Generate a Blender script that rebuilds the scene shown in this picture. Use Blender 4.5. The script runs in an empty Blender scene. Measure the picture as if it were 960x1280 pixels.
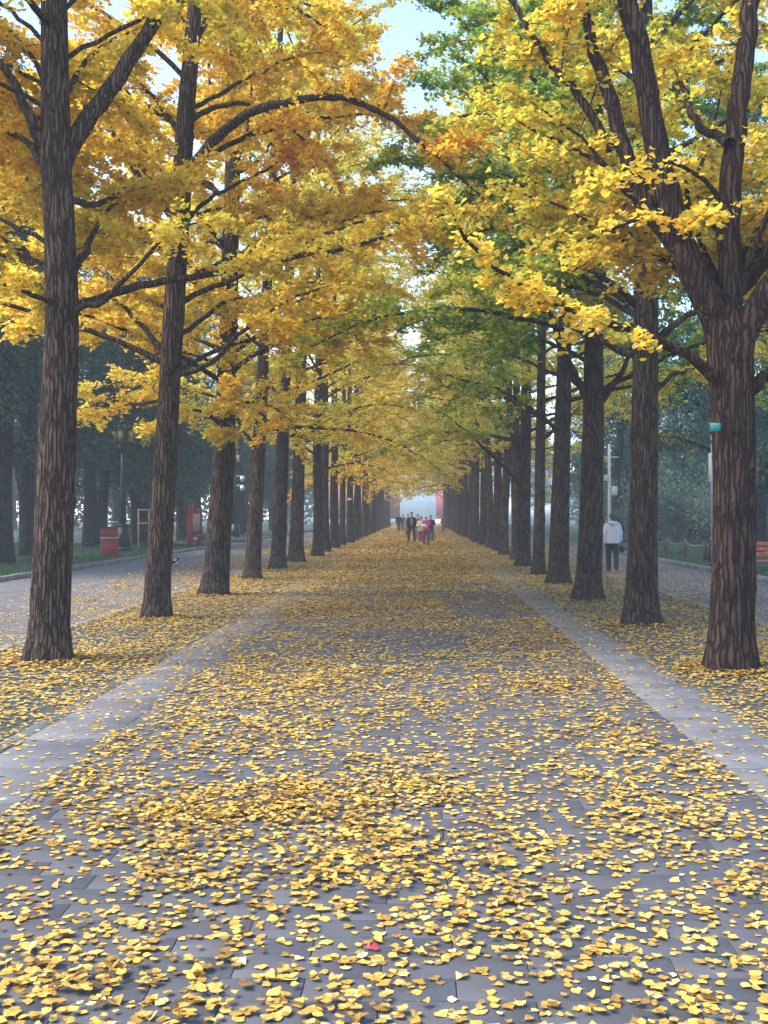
import bpy, math, random
import numpy as np
from mathutils import Vector, Matrix

# ------------------------------------------------------------------ camera, light, exposure
scene = bpy.context.scene
COL = scene.collection
F = 1300.0            # focal length in pixels of the 960 px wide photograph
CAM_H = 1.68
VX, VY = 522.0, 643.0  # vanishing point of the avenue

cam_d = bpy.data.cameras.new('camera')
cam = bpy.data.objects.new('camera', cam_d)
COL.objects.link(cam)
cam_d.sensor_fit = 'HORIZONTAL'
cam_d.sensor_width = 36.0
cam_d.lens = 36.0 * F / 960.0
cam_d.shift_x = -(VX - 480.0) / 960.0
cam_d.shift_y = (VY - 640.0) / 960.0
cam_d.clip_start = 0.1
cam_d.clip_end = 2000.0
cam.location = (0, 0, CAM_H)
cam.rotation_euler = (math.radians(90), 0, 0)
scene.camera = cam

SUN_EL, SUN_AZ = math.radians(50), math.radians(-100)   # azimuth from +Y towards +X
world = bpy.data.worlds.new('World')
scene.world = world
world.use_nodes = True
wn = world.node_tree.nodes
sky = wn.new('ShaderNodeTexSky')
sky.sky_type = 'NISHITA'
sky.sun_disc = False
sky.sun_elevation = SUN_EL
sky.sun_rotation = SUN_AZ
sky.air_density = 1.0
sky.dust_density = 0.3
sky.ozone_density = 2.5
world.node_tree.links.new(sky.outputs[0], wn['Background'].inputs[0])
wn['Background'].inputs[1].default_value = 0.15

sun_d = bpy.data.lights.new('sun', 'SUN')
sun_d.energy = 2.4
sun_d.angle = math.radians(34)
sun_d.color = (1.0, 0.93, 0.82)
sun = bpy.data.objects.new('sun', sun_d)
COL.objects.link(sun)
sd = Vector((math.sin(SUN_AZ) * math.cos(SUN_EL), math.cos(SUN_AZ) * math.cos(SUN_EL), math.sin(SUN_EL)))
sun.rotation_euler = sd.to_track_quat('Z', 'Y').to_euler()

scene.view_settings.view_transform = 'Standard'
scene.view_settings.look = 'None'
scene.view_settings.exposure = 1.95
scene.view_settings.gamma = 1.0
scene.view_settings.use_curve_mapping = False
scene.cycles.max_bounces = 10
scene.cycles.diffuse_bounces = 7
scene.cycles.glossy_bounces = 2
scene.cycles.transmission_bounces = 8
scene.cycles.volume_bounces = 1
scene.cycles.caustics_reflective = False
scene.cycles.caustics_refractive = False
scene.cycles.use_denoising = True


def px(x, y, d):
    """A point of the place seen at pixel (x, y) of the photograph at distance d down the avenue."""
    return np.array([(x - VX) * d / F, d, CAM_H - (y - VY) * d / F])


# ------------------------------------------------------------------ materials
def nodes_of(name):
    m = bpy.data.materials.new(name)
    m.use_nodes = True
    nt = m.node_tree
    return m, nt, nt.nodes, nt.links, nt.nodes['Principled BSDF']


def ramp(N, stops):
    r = N.new('ShaderNodeValToRGB')
    e = r.color_ramp.elements
    while len(e) < len(stops):
        e.new(0.5)
    for k, (p, c) in enumerate(stops):
        e[k].position = p
        e[k].color = (*c, 1)
    return r


def simple(name, c, rough=0.7, var=0.25, scale=12.0, bump=0.15, metal=0.0, spec=0.4):
    """A painted or plain surface with a little grain and wear."""
    m, nt, N, L, b = nodes_of(name)
    tc = N.new('ShaderNodeTexCoord')
    n = N.new('ShaderNodeTexNoise')
    n.inputs['Scale'].default_value = scale
    n.inputs['Detail'].default_value = 6
    L.new(tc.outputs['Object'], n.inputs['Vector'])
    lo = tuple(x * (1 - var) for x in c)
    hi = tuple(min(1, x * (1 + var)) for x in c)
    r = ramp(N, [(0.3, lo), (0.7, hi)])
    L.new(n.outputs['Fac'], r.inputs[0])
    L.new(r.outputs[0], b.inputs['Base Color'])
    b.inputs['Roughness'].default_value = rough
    b.inputs['Metallic'].default_value = metal
    b.inputs['Specular IOR Level'].default_value = spec
    if bump:
        n2 = N.new('ShaderNodeTexNoise')
        n2.inputs['Scale'].default_value = scale * 6
        n2.inputs['Detail'].default_value = 4
        L.new(tc.outputs['Object'], n2.inputs['Vector'])
        bp = N.new('ShaderNodeBump')
        bp.inputs['Strength'].default_value = bump
        bp.inputs['Distance'].default_value = 0.01
        L.new(n2.outputs['Fac'], bp.inputs['Height'])
        L.new(bp.outputs[0], b.inputs['Normal'])
    return m


def bark(name, ridge, furrow, scale=24.0, stretch=0.075, strength=1.0, dist=0.035):
    m, nt, N, L, b = nodes_of(name)
    tc = N.new('ShaderNodeTexCoord')
    nz = N.new('ShaderNodeTexNoise')
    nz.inputs['Scale'].default_value = 3.2
    nz.inputs['Detail'].default_value = 5
    L.new(tc.outputs['Object'], nz.inputs['Vector'])
    sub = N.new('ShaderNodeVectorMath'); sub.operation = 'SUBTRACT'
    sub.inputs[1].default_value = (0.5, 0.5, 0.5)
    L.new(nz.outputs['Color'], sub.inputs[0])
    sc = N.new('ShaderNodeVectorMath'); sc.operation = 'SCALE'
    sc.inputs['Scale'].default_value = 0.11
    L.new(sub.outputs[0], sc.inputs[0])
    add = N.new('ShaderNodeVectorMath'); add.operation = 'ADD'
    L.new(tc.outputs['Object'], add.inputs[0]); L.new(sc.outputs[0], add.inputs[1])
    mul = N.new('ShaderNodeVectorMath'); mul.operation = 'MULTIPLY'
    mul.inputs[1].default_value = (1, 1, stretch)
    L.new(add.outputs[0], mul.inputs[0])
    v = N.new('ShaderNodeTexVoronoi')
    v.feature = 'DISTANCE_TO_EDGE'
    v.inputs['Scale'].default_value = scale
    L.new(mul.outputs[0], v.inputs['Vector'])
    mr = N.new('ShaderNodeMapRange')
    mr.inputs['From Min'].default_value = 0.0
    mr.inputs['From Max'].default_value = 0.30
    mr.interpolation_type = 'SMOOTHSTEP'
    L.new(v.outputs['Distance'], mr.inputs['Value'])
    n2 = N.new('ShaderNodeTexNoise')
    n2.inputs['Scale'].default_value = 60
    n2.inputs['Detail'].default_value = 6
    n2.inputs['Roughness'].default_value = 0.7
    m2 = N.new('ShaderNodeVectorMath'); m2.operation = 'MULTIPLY'
    m2.inputs[1].default_value = (1, 1, 0.3)
    L.new(tc.outputs['Object'], m2.inputs[0]); L.new(m2.outputs[0], n2.inputs['Vector'])
    h = N.new('ShaderNodeMath'); h.operation = 'MULTIPLY_ADD'
    h.inputs[1].default_value = 0.5
    L.new(n2.outputs['Fac'], h.inputs[0]); L.new(mr.outputs[0], h.inputs[2])
    r = ramp(N, [(0.18, furrow), (0.60, tuple(0.5 * a + 0.5 * c for a, c in zip(ridge, furrow))), (1.0, ridge)])
    L.new(h.outputs[0], r.inputs[0])
    n3 = N.new('ShaderNodeTexNoise'); n3.inputs['Scale'].default_value = 1.7; n3.inputs['Detail'].default_value = 4
    L.new(tc.outputs['Object'], n3.inputs['Vector'])
    mx = N.new('ShaderNodeMix'); mx.data_type = 'RGBA'; mx.blend_type = 'MULTIPLY'
    mx.inputs[0].default_value = 0.6
    r3 = ramp(N, [(0.3, (0.55, 0.60, 0.58)), (0.7, (1.1, 1.02, 0.95))])
    L.new(n3.outputs['Fac'], r3.inputs[0])
    L.new(r.outputs[0], mx.inputs[6]); L.new(r3.outputs[0], mx.inputs[7])
    L.new(mx.outputs[2], b.inputs['Base Color'])
    b.inputs['Roughness'].default_value = 0.92
    b.inputs['Specular IOR Level'].default_value = 0.08
    bp = N.new('ShaderNodeBump')
    bp.inputs['Strength'].default_value = strength
    bp.inputs['Distance'].default_value = dist
    L.new(h.outputs[0], bp.inputs['Height']); L.new(bp.outputs[0], b.inputs['Normal'])
    return m


def leaf_mat(name, stops, trans=0.45, gloss=0.06, mottle=False):
    """Leaf blade: diffuse and translucent, its hue from the leaf's own 'tint' and the tree's colour."""
    m = bpy.data.materials.new(name)
    m.use_nodes = True
    N, L = m.node_tree.nodes, m.node_tree.links
    N.remove(N['Principled BSDF'])
    out = N['Material Output']
    a = N.new('ShaderNodeAttribute'); a.attribute_name = 'tint'
    oi = N.new('ShaderNodeObjectInfo')
    sp = N.new('ShaderNodeSeparateColor')
    L.new(oi.outputs['Color'], sp.inputs[0])
    ad = N.new('ShaderNodeMath'); ad.operation = 'ADD'
    L.new(a.outputs['Fac'], ad.inputs[0]); L.new(sp.outputs[0], ad.inputs[1])
    s1 = N.new('ShaderNodeMath'); s1.operation = 'SUBTRACT'; s1.inputs[1].default_value = 1.0
    L.new(ad.outputs[0], s1.inputs[0])
    r = ramp(N, stops)
    L.new(s1.outputs[0], r.inputs[0])
    fm = N.new('ShaderNodeMath'); fm.operation = 'MULTIPLY'; fm.inputs[1].default_value = 37.0
    L.new(a.outputs['Fac'], fm.inputs[0])
    ff = N.new('ShaderNodeMath'); ff.operation = 'FRACT'
    L.new(fm.outputs[0], ff.inputs[0])
    rb = ramp(N, [(0.0, (0.66, 0.63, 0.6)), (0.4, (0.98, 0.98, 0.98)), (1.0, (1.08, 1.1, 1.15))])
    L.new(ff.outputs[0], rb.inputs[0])
    mb_ = N.new('ShaderNodeMix'); mb_.data_type = 'RGBA'; mb_.blend_type = 'MULTIPLY'; mb_.inputs[0].default_value = 1
    L.new(r.outputs[0], mb_.inputs[6]); L.new(rb.outputs[0], mb_.inputs[7])
    if mottle:
        geo = N.new('ShaderNodeNewGeometry')
        nz = N.new('ShaderNodeTexNoise'); nz.inputs['Scale'].default_value = 55; nz.inputs['Detail'].default_value = 4
        L.new(geo.outputs['Position'], nz.inputs['Vector'])
        r2 = ramp(N, [(0.3, (0.62, 0.55, 0.5)), (0.6, (1.1, 1.1, 1.1))])
        L.new(nz.outputs['Fac'], r2.inputs[0])
        mm = N.new('ShaderNodeMix'); mm.data_type = 'RGBA'; mm.blend_type = 'MULTIPLY'; mm.inputs[0].default_value = 1
        L.new(mb_.outputs[2], mm.inputs[6]); L.new(r2.outputs[0], mm.inputs[7])
        col = mm.outputs[2]
    else:
        col = mb_.outputs[2]
    d = N.new('ShaderNodeBsdfDiffuse')
    t = N.new('ShaderNodeBsdfTranslucent')
    g = N.new('ShaderNodeBsdfGlossy'); g.inputs['Roughness'].default_value = 0.45
    L.new(col, d.inputs[0]); L.new(col, t.inputs[0])
    m1 = N.new('ShaderNodeMixShader'); m1.inputs[0].default_value = trans
    L.new(d.outputs[0], m1.inputs[1]); L.new(t.outputs[0], m1.inputs[2])
    m2 = N.new('ShaderNodeMixShader'); m2.inputs[0].default_value = gloss
    L.new(m1.outputs[0], m2.inputs[1]); L.new(g.outputs[0], m2.inputs[2])
    L.new(m2.outputs[0], out.inputs['Surface'])
    return m


def paving(name, c1, c2, mortar, bw, bh, rough=0.75, msize=0.02, bump=0.3):
    m, nt, N, L, b = nodes_of(name)
    tc = N.new('ShaderNodeTexCoord')
    br = N.new('ShaderNodeTexBrick')
    br.inputs['Scale'].default_value = 1.0
    br.inputs['Brick Width'].default_value = bw
    br.inputs['Row Height'].default_value = bh
    br.inputs['Mortar Size'].default_value = msize * bh
    br.inputs['Mortar Smooth'].default_value = 0.3
    br.inputs['Color1'].default_value = (*c1, 1)
    br.inputs['Color2'].default_value = (*c2, 1)
    br.inputs['Mortar'].default_value = (*mortar, 1)
    L.new(tc.outputs['Object'], br.inputs['Vector'])
    n = N.new('ShaderNodeTexNoise'); n.inputs['Scale'].default_value = 1.3; n.inputs['Detail'].default_value = 8
    L.new(tc.outputs['Object'], n.inputs['Vector'])
    r = ramp(N, [(0.3, (0.72, 0.72, 0.72)), (0.7, (1.15, 1.15, 1.15))])
    L.new(n.outputs['Fac'], r.inputs[0])
    mx = N.new('ShaderNodeMix'); mx.data_type = 'RGBA'; mx.blend_type = 'MULTIPLY'; mx.inputs[0].default_value = 1
    L.new(br.outputs['Color'], mx.inputs[6]); L.new(r.outputs[0], mx.inputs[7])
    L.new(mx.outputs[2], b.inputs['Base Color'])
    b.inputs['Roughness'].default_value = rough
    bp = N.new('ShaderNodeBump'); bp.inputs['Strength'].default_value = bump; bp.inputs['Distance'].default_value = 0.01
    n2 = N.new('ShaderNodeTexNoise'); n2.inputs['Scale'].default_value = 90
    L.new(tc.outputs['Object'], n2.inputs['Vector'])
    L.new(n2.outputs['Fac'], bp.inputs['Height'])
    L.new(bp.outputs[0], b.inputs['Normal'])
    return m


def slab_mat(name, c, var=0.22, rough=0.6):
    """Stone slab whose shade differs a little from slab to slab, with speckle and blotches."""
    m, nt, N, L, b = nodes_of(name)
    geo = N.new('ShaderNodeNewGeometry')
    oi = N.new('ShaderNodeObjectInfo')
    ad = N.new('ShaderNodeMath'); ad.operation = 'ADD'
    L.new(geo.outputs['Random Per Island'], ad.inputs[0]); L.new(oi.outputs['Random'], ad.inputs[1])
    fr = N.new('ShaderNodeMath'); fr.operation = 'FRACT'
    L.new(ad.outputs[0], fr.inputs[0])
    r = ramp(N, [(0, tuple(x * (1 - var) for x in c)), (1, tuple(x * (1 + var) for x in c))])
    L.new(fr.outputs[0], r.inputs[0])
    n = N.new('ShaderNodeTexNoise'); n.inputs['Scale'].default_value = 2.2; n.inputs['Detail'].default_value = 9; n.inputs['Roughness'].default_value = 0.65
    L.new(geo.outputs['Position'], n.inputs['Vector'])
    r2 = ramp(N, [(0.28, (0.6, 0.6, 0.62)), (0.72, (1.25, 1.22, 1.2))])
    L.new(n.outputs['Fac'], r2.inputs[0])
    mx = N.new('ShaderNodeMix'); mx.data_type = 'RGBA'; mx.blend_type = 'MULTIPLY'; mx.inputs[0].default_value = 1
    L.new(r.outputs[0], mx.inputs[6]); L.new(r2.outputs[0], mx.inputs[7])
    n3 = N.new('ShaderNodeTexNoise'); n3.inputs['Scale'].default_value = 160; n3.inputs['Detail'].default_value = 3
    L.new(geo.outputs['Position'], n3.inputs['Vector'])
    r3 = ramp(N, [(0.3, (0.75, 0.75, 0.75)), (0.7, (1.2, 1.2, 1.2))])
    L.new(n3.outputs['Fac'], r3.inputs[0])
    mx2 = N.new('ShaderNodeMix'); mx2.data_type = 'RGBA'; mx2.blend_type = 'MULTIPLY'; mx2.inputs[0].default_value = 1
    L.new(mx.outputs[2], mx2.inputs[6]); L.new(r3.outputs[0], mx2.inputs[7])
    L.new(mx2.outputs[2], b.inputs['Base Color'])
    b.inputs['Roughness'].default_value = rough
    bp = N.new('ShaderNodeBump'); bp.inputs['Strength'].default_value = 0.35; bp.inputs['Distance'].default_value = 0.004
    L.new(n3.outputs['Fac'], bp.inputs['Height']); L.new(bp.outputs[0], b.inputs['Normal'])
    return m


GINKGO = [(0.0, (0.075, 0.20, 0.035)), (0.25, (0.20, 0.35, 0.045)), (0.42, (0.58, 0.58, 0.07)),
          (0.60, (0.88, 0.65, 0.08)), (0.80, (0.90, 0.57, 0.045)), (1.0, (0.84, 0.42, 0.035))]
MAT = {
    'leaf': leaf_mat('ginkgo_leaf', GINKGO, 0.65, 0.035),
    'fallen': leaf_mat('fallen_leaf', [(0.0, (0.20, 0.11, 0.035)), (0.2, (0.46, 0.27, 0.05)), (0.5, (0.64, 0.40, 0.07)),
                                       (0.8, (0.70, 0.49, 0.125)), (1.0, (0.76, 0.65, 0.37))], 0.15, 0.05, True),
    'red_leaf': simple('red_leaf', (0.45, 0.03, 0.04), 0.5),
    'needle': leaf_mat('cypress_spray', [(0.0, (0.010, 0.036, 0.024)), (0.5, (0.020, 0.066, 0.040)), (1.0, (0.045, 0.12, 0.068))], 0.2, 0.03),
    'shrub': leaf_mat('shrub_leaf', [(0.0, (0.03, 0.06, 0.04)), (0.5, (0.07, 0.12, 0.07)), (1.0, (0.14, 0.20, 0.12))], 0.3, 0.05),
    'grass': leaf_mat('grass_blade', [(0.0, (0.02, 0.06, 0.015)), (0.5, (0.04, 0.11, 0.03)), (1.0, (0.10, 0.17, 0.05))], 0.3, 0.03),
    'bark': bark('bark_brown', (0.130, 0.086, 0.065), (0.022, 0.015, 0.012)),
    'bark_red': bark('bark_red_brown', (0.084, 0.050, 0.039), (0.016, 0.010, 0.008), scale=18),
    'bark_dark': bark('bark_dark', (0.098, 0.069, 0.054), (0.016, 0.012, 0.011)),
    'bark_cypress': bark('bark_cypress', (0.05, 0.036, 0.034), (0.012, 0.010, 0.011), scale=22, stretch=0.08),
    'twig': simple('twig_bark', (0.045, 0.034, 0.03), 0.9, 0.3, 30, 0.2),
    'slab': slab_mat('grey_paving_stone', (0.067, 0.066, 0.073), 0.08, 0.75),
    'path_far': paving('grey_paving', (0.063, 0.062, 0.069), (0.072, 0.071, 0.078), (0.045, 0.046, 0.056), 0.544, 0.18),
    'granite': slab_mat('pale_granite', (0.135, 0.135, 0.142), 0.14, 0.6),
    'edging': slab_mat('dark_edging_stone', (0.07, 0.08, 0.085), 0.2, 0.7),
    'bed': paving('dark_bed_brick', (0.036, 0.040, 0.034), (0.048, 0.050, 0.042), (0.02, 0.02, 0.018), 0.24, 0.12, 0.9),
    'side': paving('side_paving', (0.088, 0.088, 0.093), (0.115, 0.114, 0.119), (0.05, 0.05, 0.053), 0.3, 0.15, 0.8),
    'kerb': slab_mat('kerb_stone', (0.16, 0.165, 0.17), 0.15, 0.8),
    'mortar': simple('mortar', (0.055, 0.055, 0.063), 0.95, 0.3, 8),
    'soil': simple('lawn_soil', (0.022, 0.045, 0.018), 0.95, 0.4, 3),
    'ground': simple('ground_earth', (0.06, 0.065, 0.05), 0.95, 0.3, 0.6),
    'red_wall': simple('red_plaster', (0.36, 0.12, 0.13), 0.85, 0.15, 0.6),
    'white_wall': simple('pale_plaster', (0.78, 0.80, 0.82), 0.85, 0.08, 0.5),
    'roof_tile': simple('grey_roof_tile', (0.10, 0.11, 0.12), 0.7, 0.2, 2),
    'black_iron': simple('black_iron', (0.012, 0.012, 0.014), 0.45, 0.3, 20, 0.1, 0.3),
    'lantern_glass': simple('lantern_glass', (0.75, 0.55, 0.18), 0.3, 0.1, 8, 0.0),
    'red_paint': simple('red_paint', (0.24, 0.010, 0.018), 0.45, 0.15, 6, 0.05),
    'grey_metal': simple('grey_metal', (0.32, 0.33, 0.34), 0.45, 0.15, 10, 0.05, 0.3),
    'white_paint': simple('white_paint', (0.55, 0.56, 0.58), 0.5, 0.06, 6, 0.05),
    'dark_slot': simple('dark_slot', (0.02, 0.02, 0.022), 0.6),
    'green_paint': simple('green_paint', (0.02, 0.10, 0.06), 0.5, 0.2, 8, 0.05),
    'teal': simple('teal_tag', (0.01, 0.16, 0.15), 0.4, 0.15, 30, 0.0),
    'wood': simple('pale_timber', (0.42, 0.28, 0.14), 0.75, 0.3, 14, 0.3),
    'bench_wood': simple('bench_wood', (0.28, 0.085, 0.035), 0.55, 0.3, 10, 0.3),
    'post_wood': simple('fence_post_wood', (0.13, 0.075, 0.055), 0.85, 0.3, 14, 0.3),
    'chain': simple('pale_rope', (0.26, 0.27, 0.26), 0.7, 0.2, 30, 0.2),
    'poster': simple('faded_notice', (0.35, 0.30, 0.30), 0.4, 0.5, 5, 0.0),
    'skin': simple('skin', (0.50, 0.30, 0.21), 0.55, 0.08, 12, 0.05),
    'hair': simple('black_hair', (0.012, 0.011, 0.011), 0.5, 0.3, 60, 0.4),
    'dark_grey_hair': simple('dark_grey_hair', (0.035, 0.032, 0.032), 0.6, 0.4, 60, 0.4),
    'grey_hair': simple('grey_hair', (0.10, 0.10, 0.10), 0.6, 0.4, 60, 0.4),
    'black_cloth': simple('black_cloth', (0.014, 0.015, 0.02), 0.85, 0.3, 20, 0.3),
    'navy_cloth': simple('navy_cloth', (0.014, 0.018, 0.035), 0.85, 0.3, 20, 0.3),
    'grey_cloth': simple('grey_cloth', (0.20, 0.21, 0.23), 0.85, 0.2, 20, 0.3),
    'pale_grey_cloth': simple('pale_grey_cloth', (0.42, 0.42, 0.44), 0.8, 0.12, 9, 0.4),
    'cream_cloth': simple('cream_cloth', (0.52, 0.47, 0.40), 0.85, 0.2, 20, 0.3),
    'olive_cloth': simple('olive_cloth', (0.12, 0.13, 0.10), 0.85, 0.2, 20, 0.3),
    'magenta_cloth': simple('magenta_cloth', (0.62, 0.02, 0.26), 0.8, 0.15, 15, 0.3),
    'red_cloth': simple('red_brown_cloth', (0.26, 0.06, 0.07), 0.85, 0.2, 20, 0.3),
    'purple_cloth': simple('plum_cloth', (0.16, 0.06, 0.10), 0.85, 0.2, 20, 0.3),
    'teal_cloth': simple('dark_teal_cloth', (0.03, 0.09, 0.09), 0.85, 0.2, 20, 0.3),
    'pattern_cloth': simple('patterned_cloth', (0.10, 0.06, 0.10), 0.85, 0.9, 26, 0.3),
    'white_cloth': simple('white_cloth', (0.75, 0.74, 0.74), 0.8, 0.06, 15, 0.2),
    'shoe': simple('shoe', (0.03, 0.03, 0.03), 0.6, 0.3, 20),
    'feather': simple('black_feather', (0.008, 0.008, 0.011), 0.4, 0.3, 30),
    'white_feather': simple('white_feather', (0.7, 0.7, 0.68), 0.7, 0.1, 30),
}


# ------------------------------------------------------------------ mesh helpers
class MB:
    """Collects shapes and links them as ONE mesh object."""
    def __init__(self):
        self.v, self.f, self.n, self.t = [], [], 0, []

    def add(self, v, f, tint=None):
        v = np.asarray(v, dtype=np.float64).reshape(-1, 3)
        f = np.asarray(f, dtype=np.int64)
        self.v.append(v)
        self.f.append(f + self.n)
        if tint is not None:
            self.t.append(np.asarray(tint, dtype=np.float32))
        self.n += len(v)
        return self

    def box(self, c, s, rz=0.0, taper=1.0, bev=0.0):
        x, y, z = (a / 2 for a in s)
        k = taper
        if bev:
            b = bev
            prof = [(-z, b), (-z + b, 0), (z - b, 0), (z, b)]
        else:
            prof = [(-z, 0), (z, 0)]
        rings = []
        for i, (zz, ins) in enumerate(prof):
            t = k if zz > 0 else 1.0
            w, h = (x - ins) * t, (y - ins) * t
            if bev:
                b2 = bev
                rings.append([(-w + b2, -h, zz), (w - b2, -h, zz), (w, -h + b2, zz), (w, h - b2, zz), (w - b2, h, zz), (-w + b2, h, zz), (-w, h - b2, zz), (-w, -h + b2, zz)])
            else:
                rings.append([(-w, -h, zz), (w, -h, zz), (w, h, zz), (-w, h, zz)])
        n = len(rings[0])
        v = np.array([p for r in rings for p in r], dtype=np.float64)
        cr, sr = math.cos(rz), math.sin(rz)
        v = np.stack([v[:, 0] * cr - v[:, 1] * sr + c[0], v[:, 0] * sr + v[:, 1] * cr + c[1], v[:, 2] + c[2]], 1)
        q = []
        for i in range(len(rings) - 1):
            for j in range(n):
                q.append((i * n + j, i * n + (j + 1) % n, (i + 1) * n + (j + 1) % n, (i + 1) * n + j))
        base = self.n
        self.add(v, q)
        top = (len(rings) - 1) * n
        if n == 4:
            self.f.append(np.array([[3, 2, 1, 0], [top, top + 1, top + 2, top + 3]]) + base)
        else:
            tri = []
            for j in range(1, n - 1):
                tri += [(0, j + 1, j), (top, top + j, top + j + 1)]
            self.f.append(np.array(tri) + base)
        return self

    def tube(self, pts, rad, sides=8, flat=None, cap=True, disp=None):
        v, f = tube_geo(pts, rad, sides, flat, disp)
        base = self.n
        self.add(v, f)
        if cap:
            n = sides
            m = len(v) // n
            c0, c1 = v[:n].mean(0), v[-n:].mean(0)
            b2 = self.n
            self.add(np.array([c0, c1]), np.zeros((0, 3)))
            tri = []
            for j in range(n):
                tri.append((b2, base + (j + 1) % n, base + j))
                tri.append((b2 + 1, base + (m - 1) * n + j, base + (m - 1) * n + (j + 1) % n))
            self.f.append(np.array(tri))
        return self

    def blob(self, pts, rad, sides=10, flat=None):
        """A tube with rounded ends."""
        pts = np.asarray(pts, float)
        rad = np.asarray(rad, float)
        if len(pts) == 1:
            pts = np.array([pts[0] - [0, 0, 1e-3], pts[0] + [0, 0, 1e-3]])
            rad = np.array([rad[0], rad[0]])
        d0 = pts[0] - pts[1]; d0 /= np.linalg.norm(d0)
        d1 = pts[-1] - pts[-2]; d1 /= np.linalg.norm(d1)
        ang = np.radians([80, 55, 28])
        p = [pts[0] + d0 * rad[0] * math.sin(a) for a in ang] + list(pts) + [pts[-1] + d1 * rad[-1] * math.sin(a) for a in ang[::-1]]
        r = [rad[0] * math.cos(a) for a in ang] + list(rad) + [rad[-1] * math.cos(a) for a in ang[::-1]]
        return self.tube(p, r, sides, flat)

    def ball(self, c, r, sides=10):
        r = np.asarray(r, float) * np.ones(3)
        lat = np.radians([-88, -55, -28, 0, 28, 55, 88])
        v = np.array([(math.cos(a) * math.cos(b), math.cos(a) * math.sin(b), math.sin(a)) for a in lat for b in np.linspace(0, 2 * math.pi, sides, endpoint=False)])
        f = [(i * sides + j, i * sides + (j + 1) % sides, (i + 1) * sides + (j + 1) % sides, (i + 1) * sides + j) for i in range(len(lat) - 1) for j in range(sides)]
        f2 = [(0, j + 1, j) for j in range(1, sides - 1)]
        t = (len(lat) - 1) * sides
        f3 = [(t, t + j, t + j + 1) for j in range(1, sides - 1)]
        base = self.n
        self.add(v * r + np.asarray(c), f)
        self.f.append(np.array(f2 + f3) + base)
        return self

    def mesh(self, name, mat, smooth=False):
        me = bpy.data.meshes.new(name)
        v = np.concatenate(self.v) if self.v else np.zeros((0, 3))
        fs = [f for f in self.f if len(f)]
        lt = np.concatenate([np.full(len(f), f.shape[1], dtype=np.int32) for f in fs])
        li = np.concatenate([f.ravel() for f in fs]).astype(np.int32)
        me.vertices.add(len(v)); me.vertices.foreach_set('co', v.astype(np.float32).ravel())
        me.loops.add(len(li)); me.loops.foreach_set('vertex_index', li)
        me.polygons.add(len(lt))
        me.polygons.foreach_set('loop_start', np.concatenate([[0], np.cumsum(lt)[:-1]]).astype(np.int32))
        if smooth:
            me.polygons.foreach_set('use_smooth', np.ones(len(lt), dtype=bool))
        if self.t:
            t = np.concatenate(self.t)
            at = me.attributes.new('tint', 'FLOAT', 'FACE')
            at.data.foreach_set('value', t)
        me.update(calc_edges=True)
        me.materials.append(MAT[mat])
        return me

    def build(self, name, mat, parent=None, smooth=False, loc=None):
        return link(name, self.mesh(name, mat, smooth), parent, loc)


def link(name, data, parent=None, loc=None):
    o = bpy.data.objects.new(name, data)
    COL.objects.link(o)
    if parent is not None:
        o.parent = parent
    if loc is not None:
        o.location = tuple(loc)
    return o


def tag(o, label=None, cat=None, group=None, kind=None):
    for k, v in (('label', label), ('category', cat), ('group', group), ('kind', kind)):
        if v:
            o[k] = v
    return o


def thing(name, label, cat, loc=(0, 0, 0), rz=0.0, group=None):
    o = link(name, None, None, loc)
    o.rotation_euler = (0, 0, rz)
    o.empty_display_size = 0.2
    return tag(o, label, cat, group)


def structure(name, mb, mat, smooth=False):
    return tag(mb.build(name, mat, None, smooth), kind='structure')


def tube_geo(pts, rad, sides, flat=None, disp=None):
    pts = np.asarray(pts, float)
    n = len(pts)
    rad = np.broadcast_to(np.asarray(rad, float), (n,))
    tan = np.gradient(pts, axis=0)
    tan /= np.linalg.norm(tan, axis=1, keepdims=True) + 1e-12
    ref = np.array([1.0, 0, 0]) if abs(tan[0][0]) < 0.9 else np.array([0, 1.0, 0])
    ang = np.linspace(0, 2 * math.pi, sides, endpoint=False)
    ca, sa = np.cos(ang), np.sin(ang)
    out = np.empty((n, sides, 3))
    u = ref
    for i in range(n):
        u = u - tan[i] * np.dot(u, tan[i])
        l = np.linalg.norm(u)
        u = u / l if l > 1e-6 else np.array([0, 0, 1.0])
        w = np.cross(tan[i], u)
        r = rad[i] * (np.ones(sides) if disp is None else disp[i])
        fx, fy = (1, 1) if flat is None else flat
        out[i] = pts[i] + (r * ca * fx)[:, None] * u + (r * sa * fy)[:, None] * w
    a = np.arange(n - 1)[:, None] * sides + np.arange(sides)[None, :]
    b = np.arange(n - 1)[:, None] * sides + (np.arange(sides)[None, :] + 1) % sides
    f = np.stack([a, b, b + sides, a + sides], -1).reshape(-1, 4)
    return out.reshape(-1, 3), f


def smooth_path(pts, step=0.25):
    """Catmull-Rom through the points, resampled about every step metres."""
    p = np.asarray(pts, float)
    if len(p) == 2:
        k = max(2, int(np.linalg.norm(p[1] - p[0]) / step) + 1)
        return p[0] + (p[1] - p[0]) * np.linspace(0, 1, k)[:, None]
    q = np.vstack([2 * p[0] - p[1], p, 2 * p[-1] - p[-2]])
    out = []
    for i in range(1, len(q) - 2):
        k = max(2, int(np.linalg.norm(q[i + 1] - q[i]) / step) + 1)
        t = np.linspace(0, 1, k, endpoint=False)[:, None]
        out.append(0.5 * (2 * q[i] + (q[i + 1] - q[i - 1]) * t + (2 * q[i - 1] - 5 * q[i] + 4 * q[i + 1] - q[i + 2]) * t ** 2
                          + (3 * q[i] - q[i - 1] - 3 * q[i + 1] + q[i + 2]) * t ** 3))
    out.append(q[-2][None])
    return np.concatenate(out)


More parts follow.
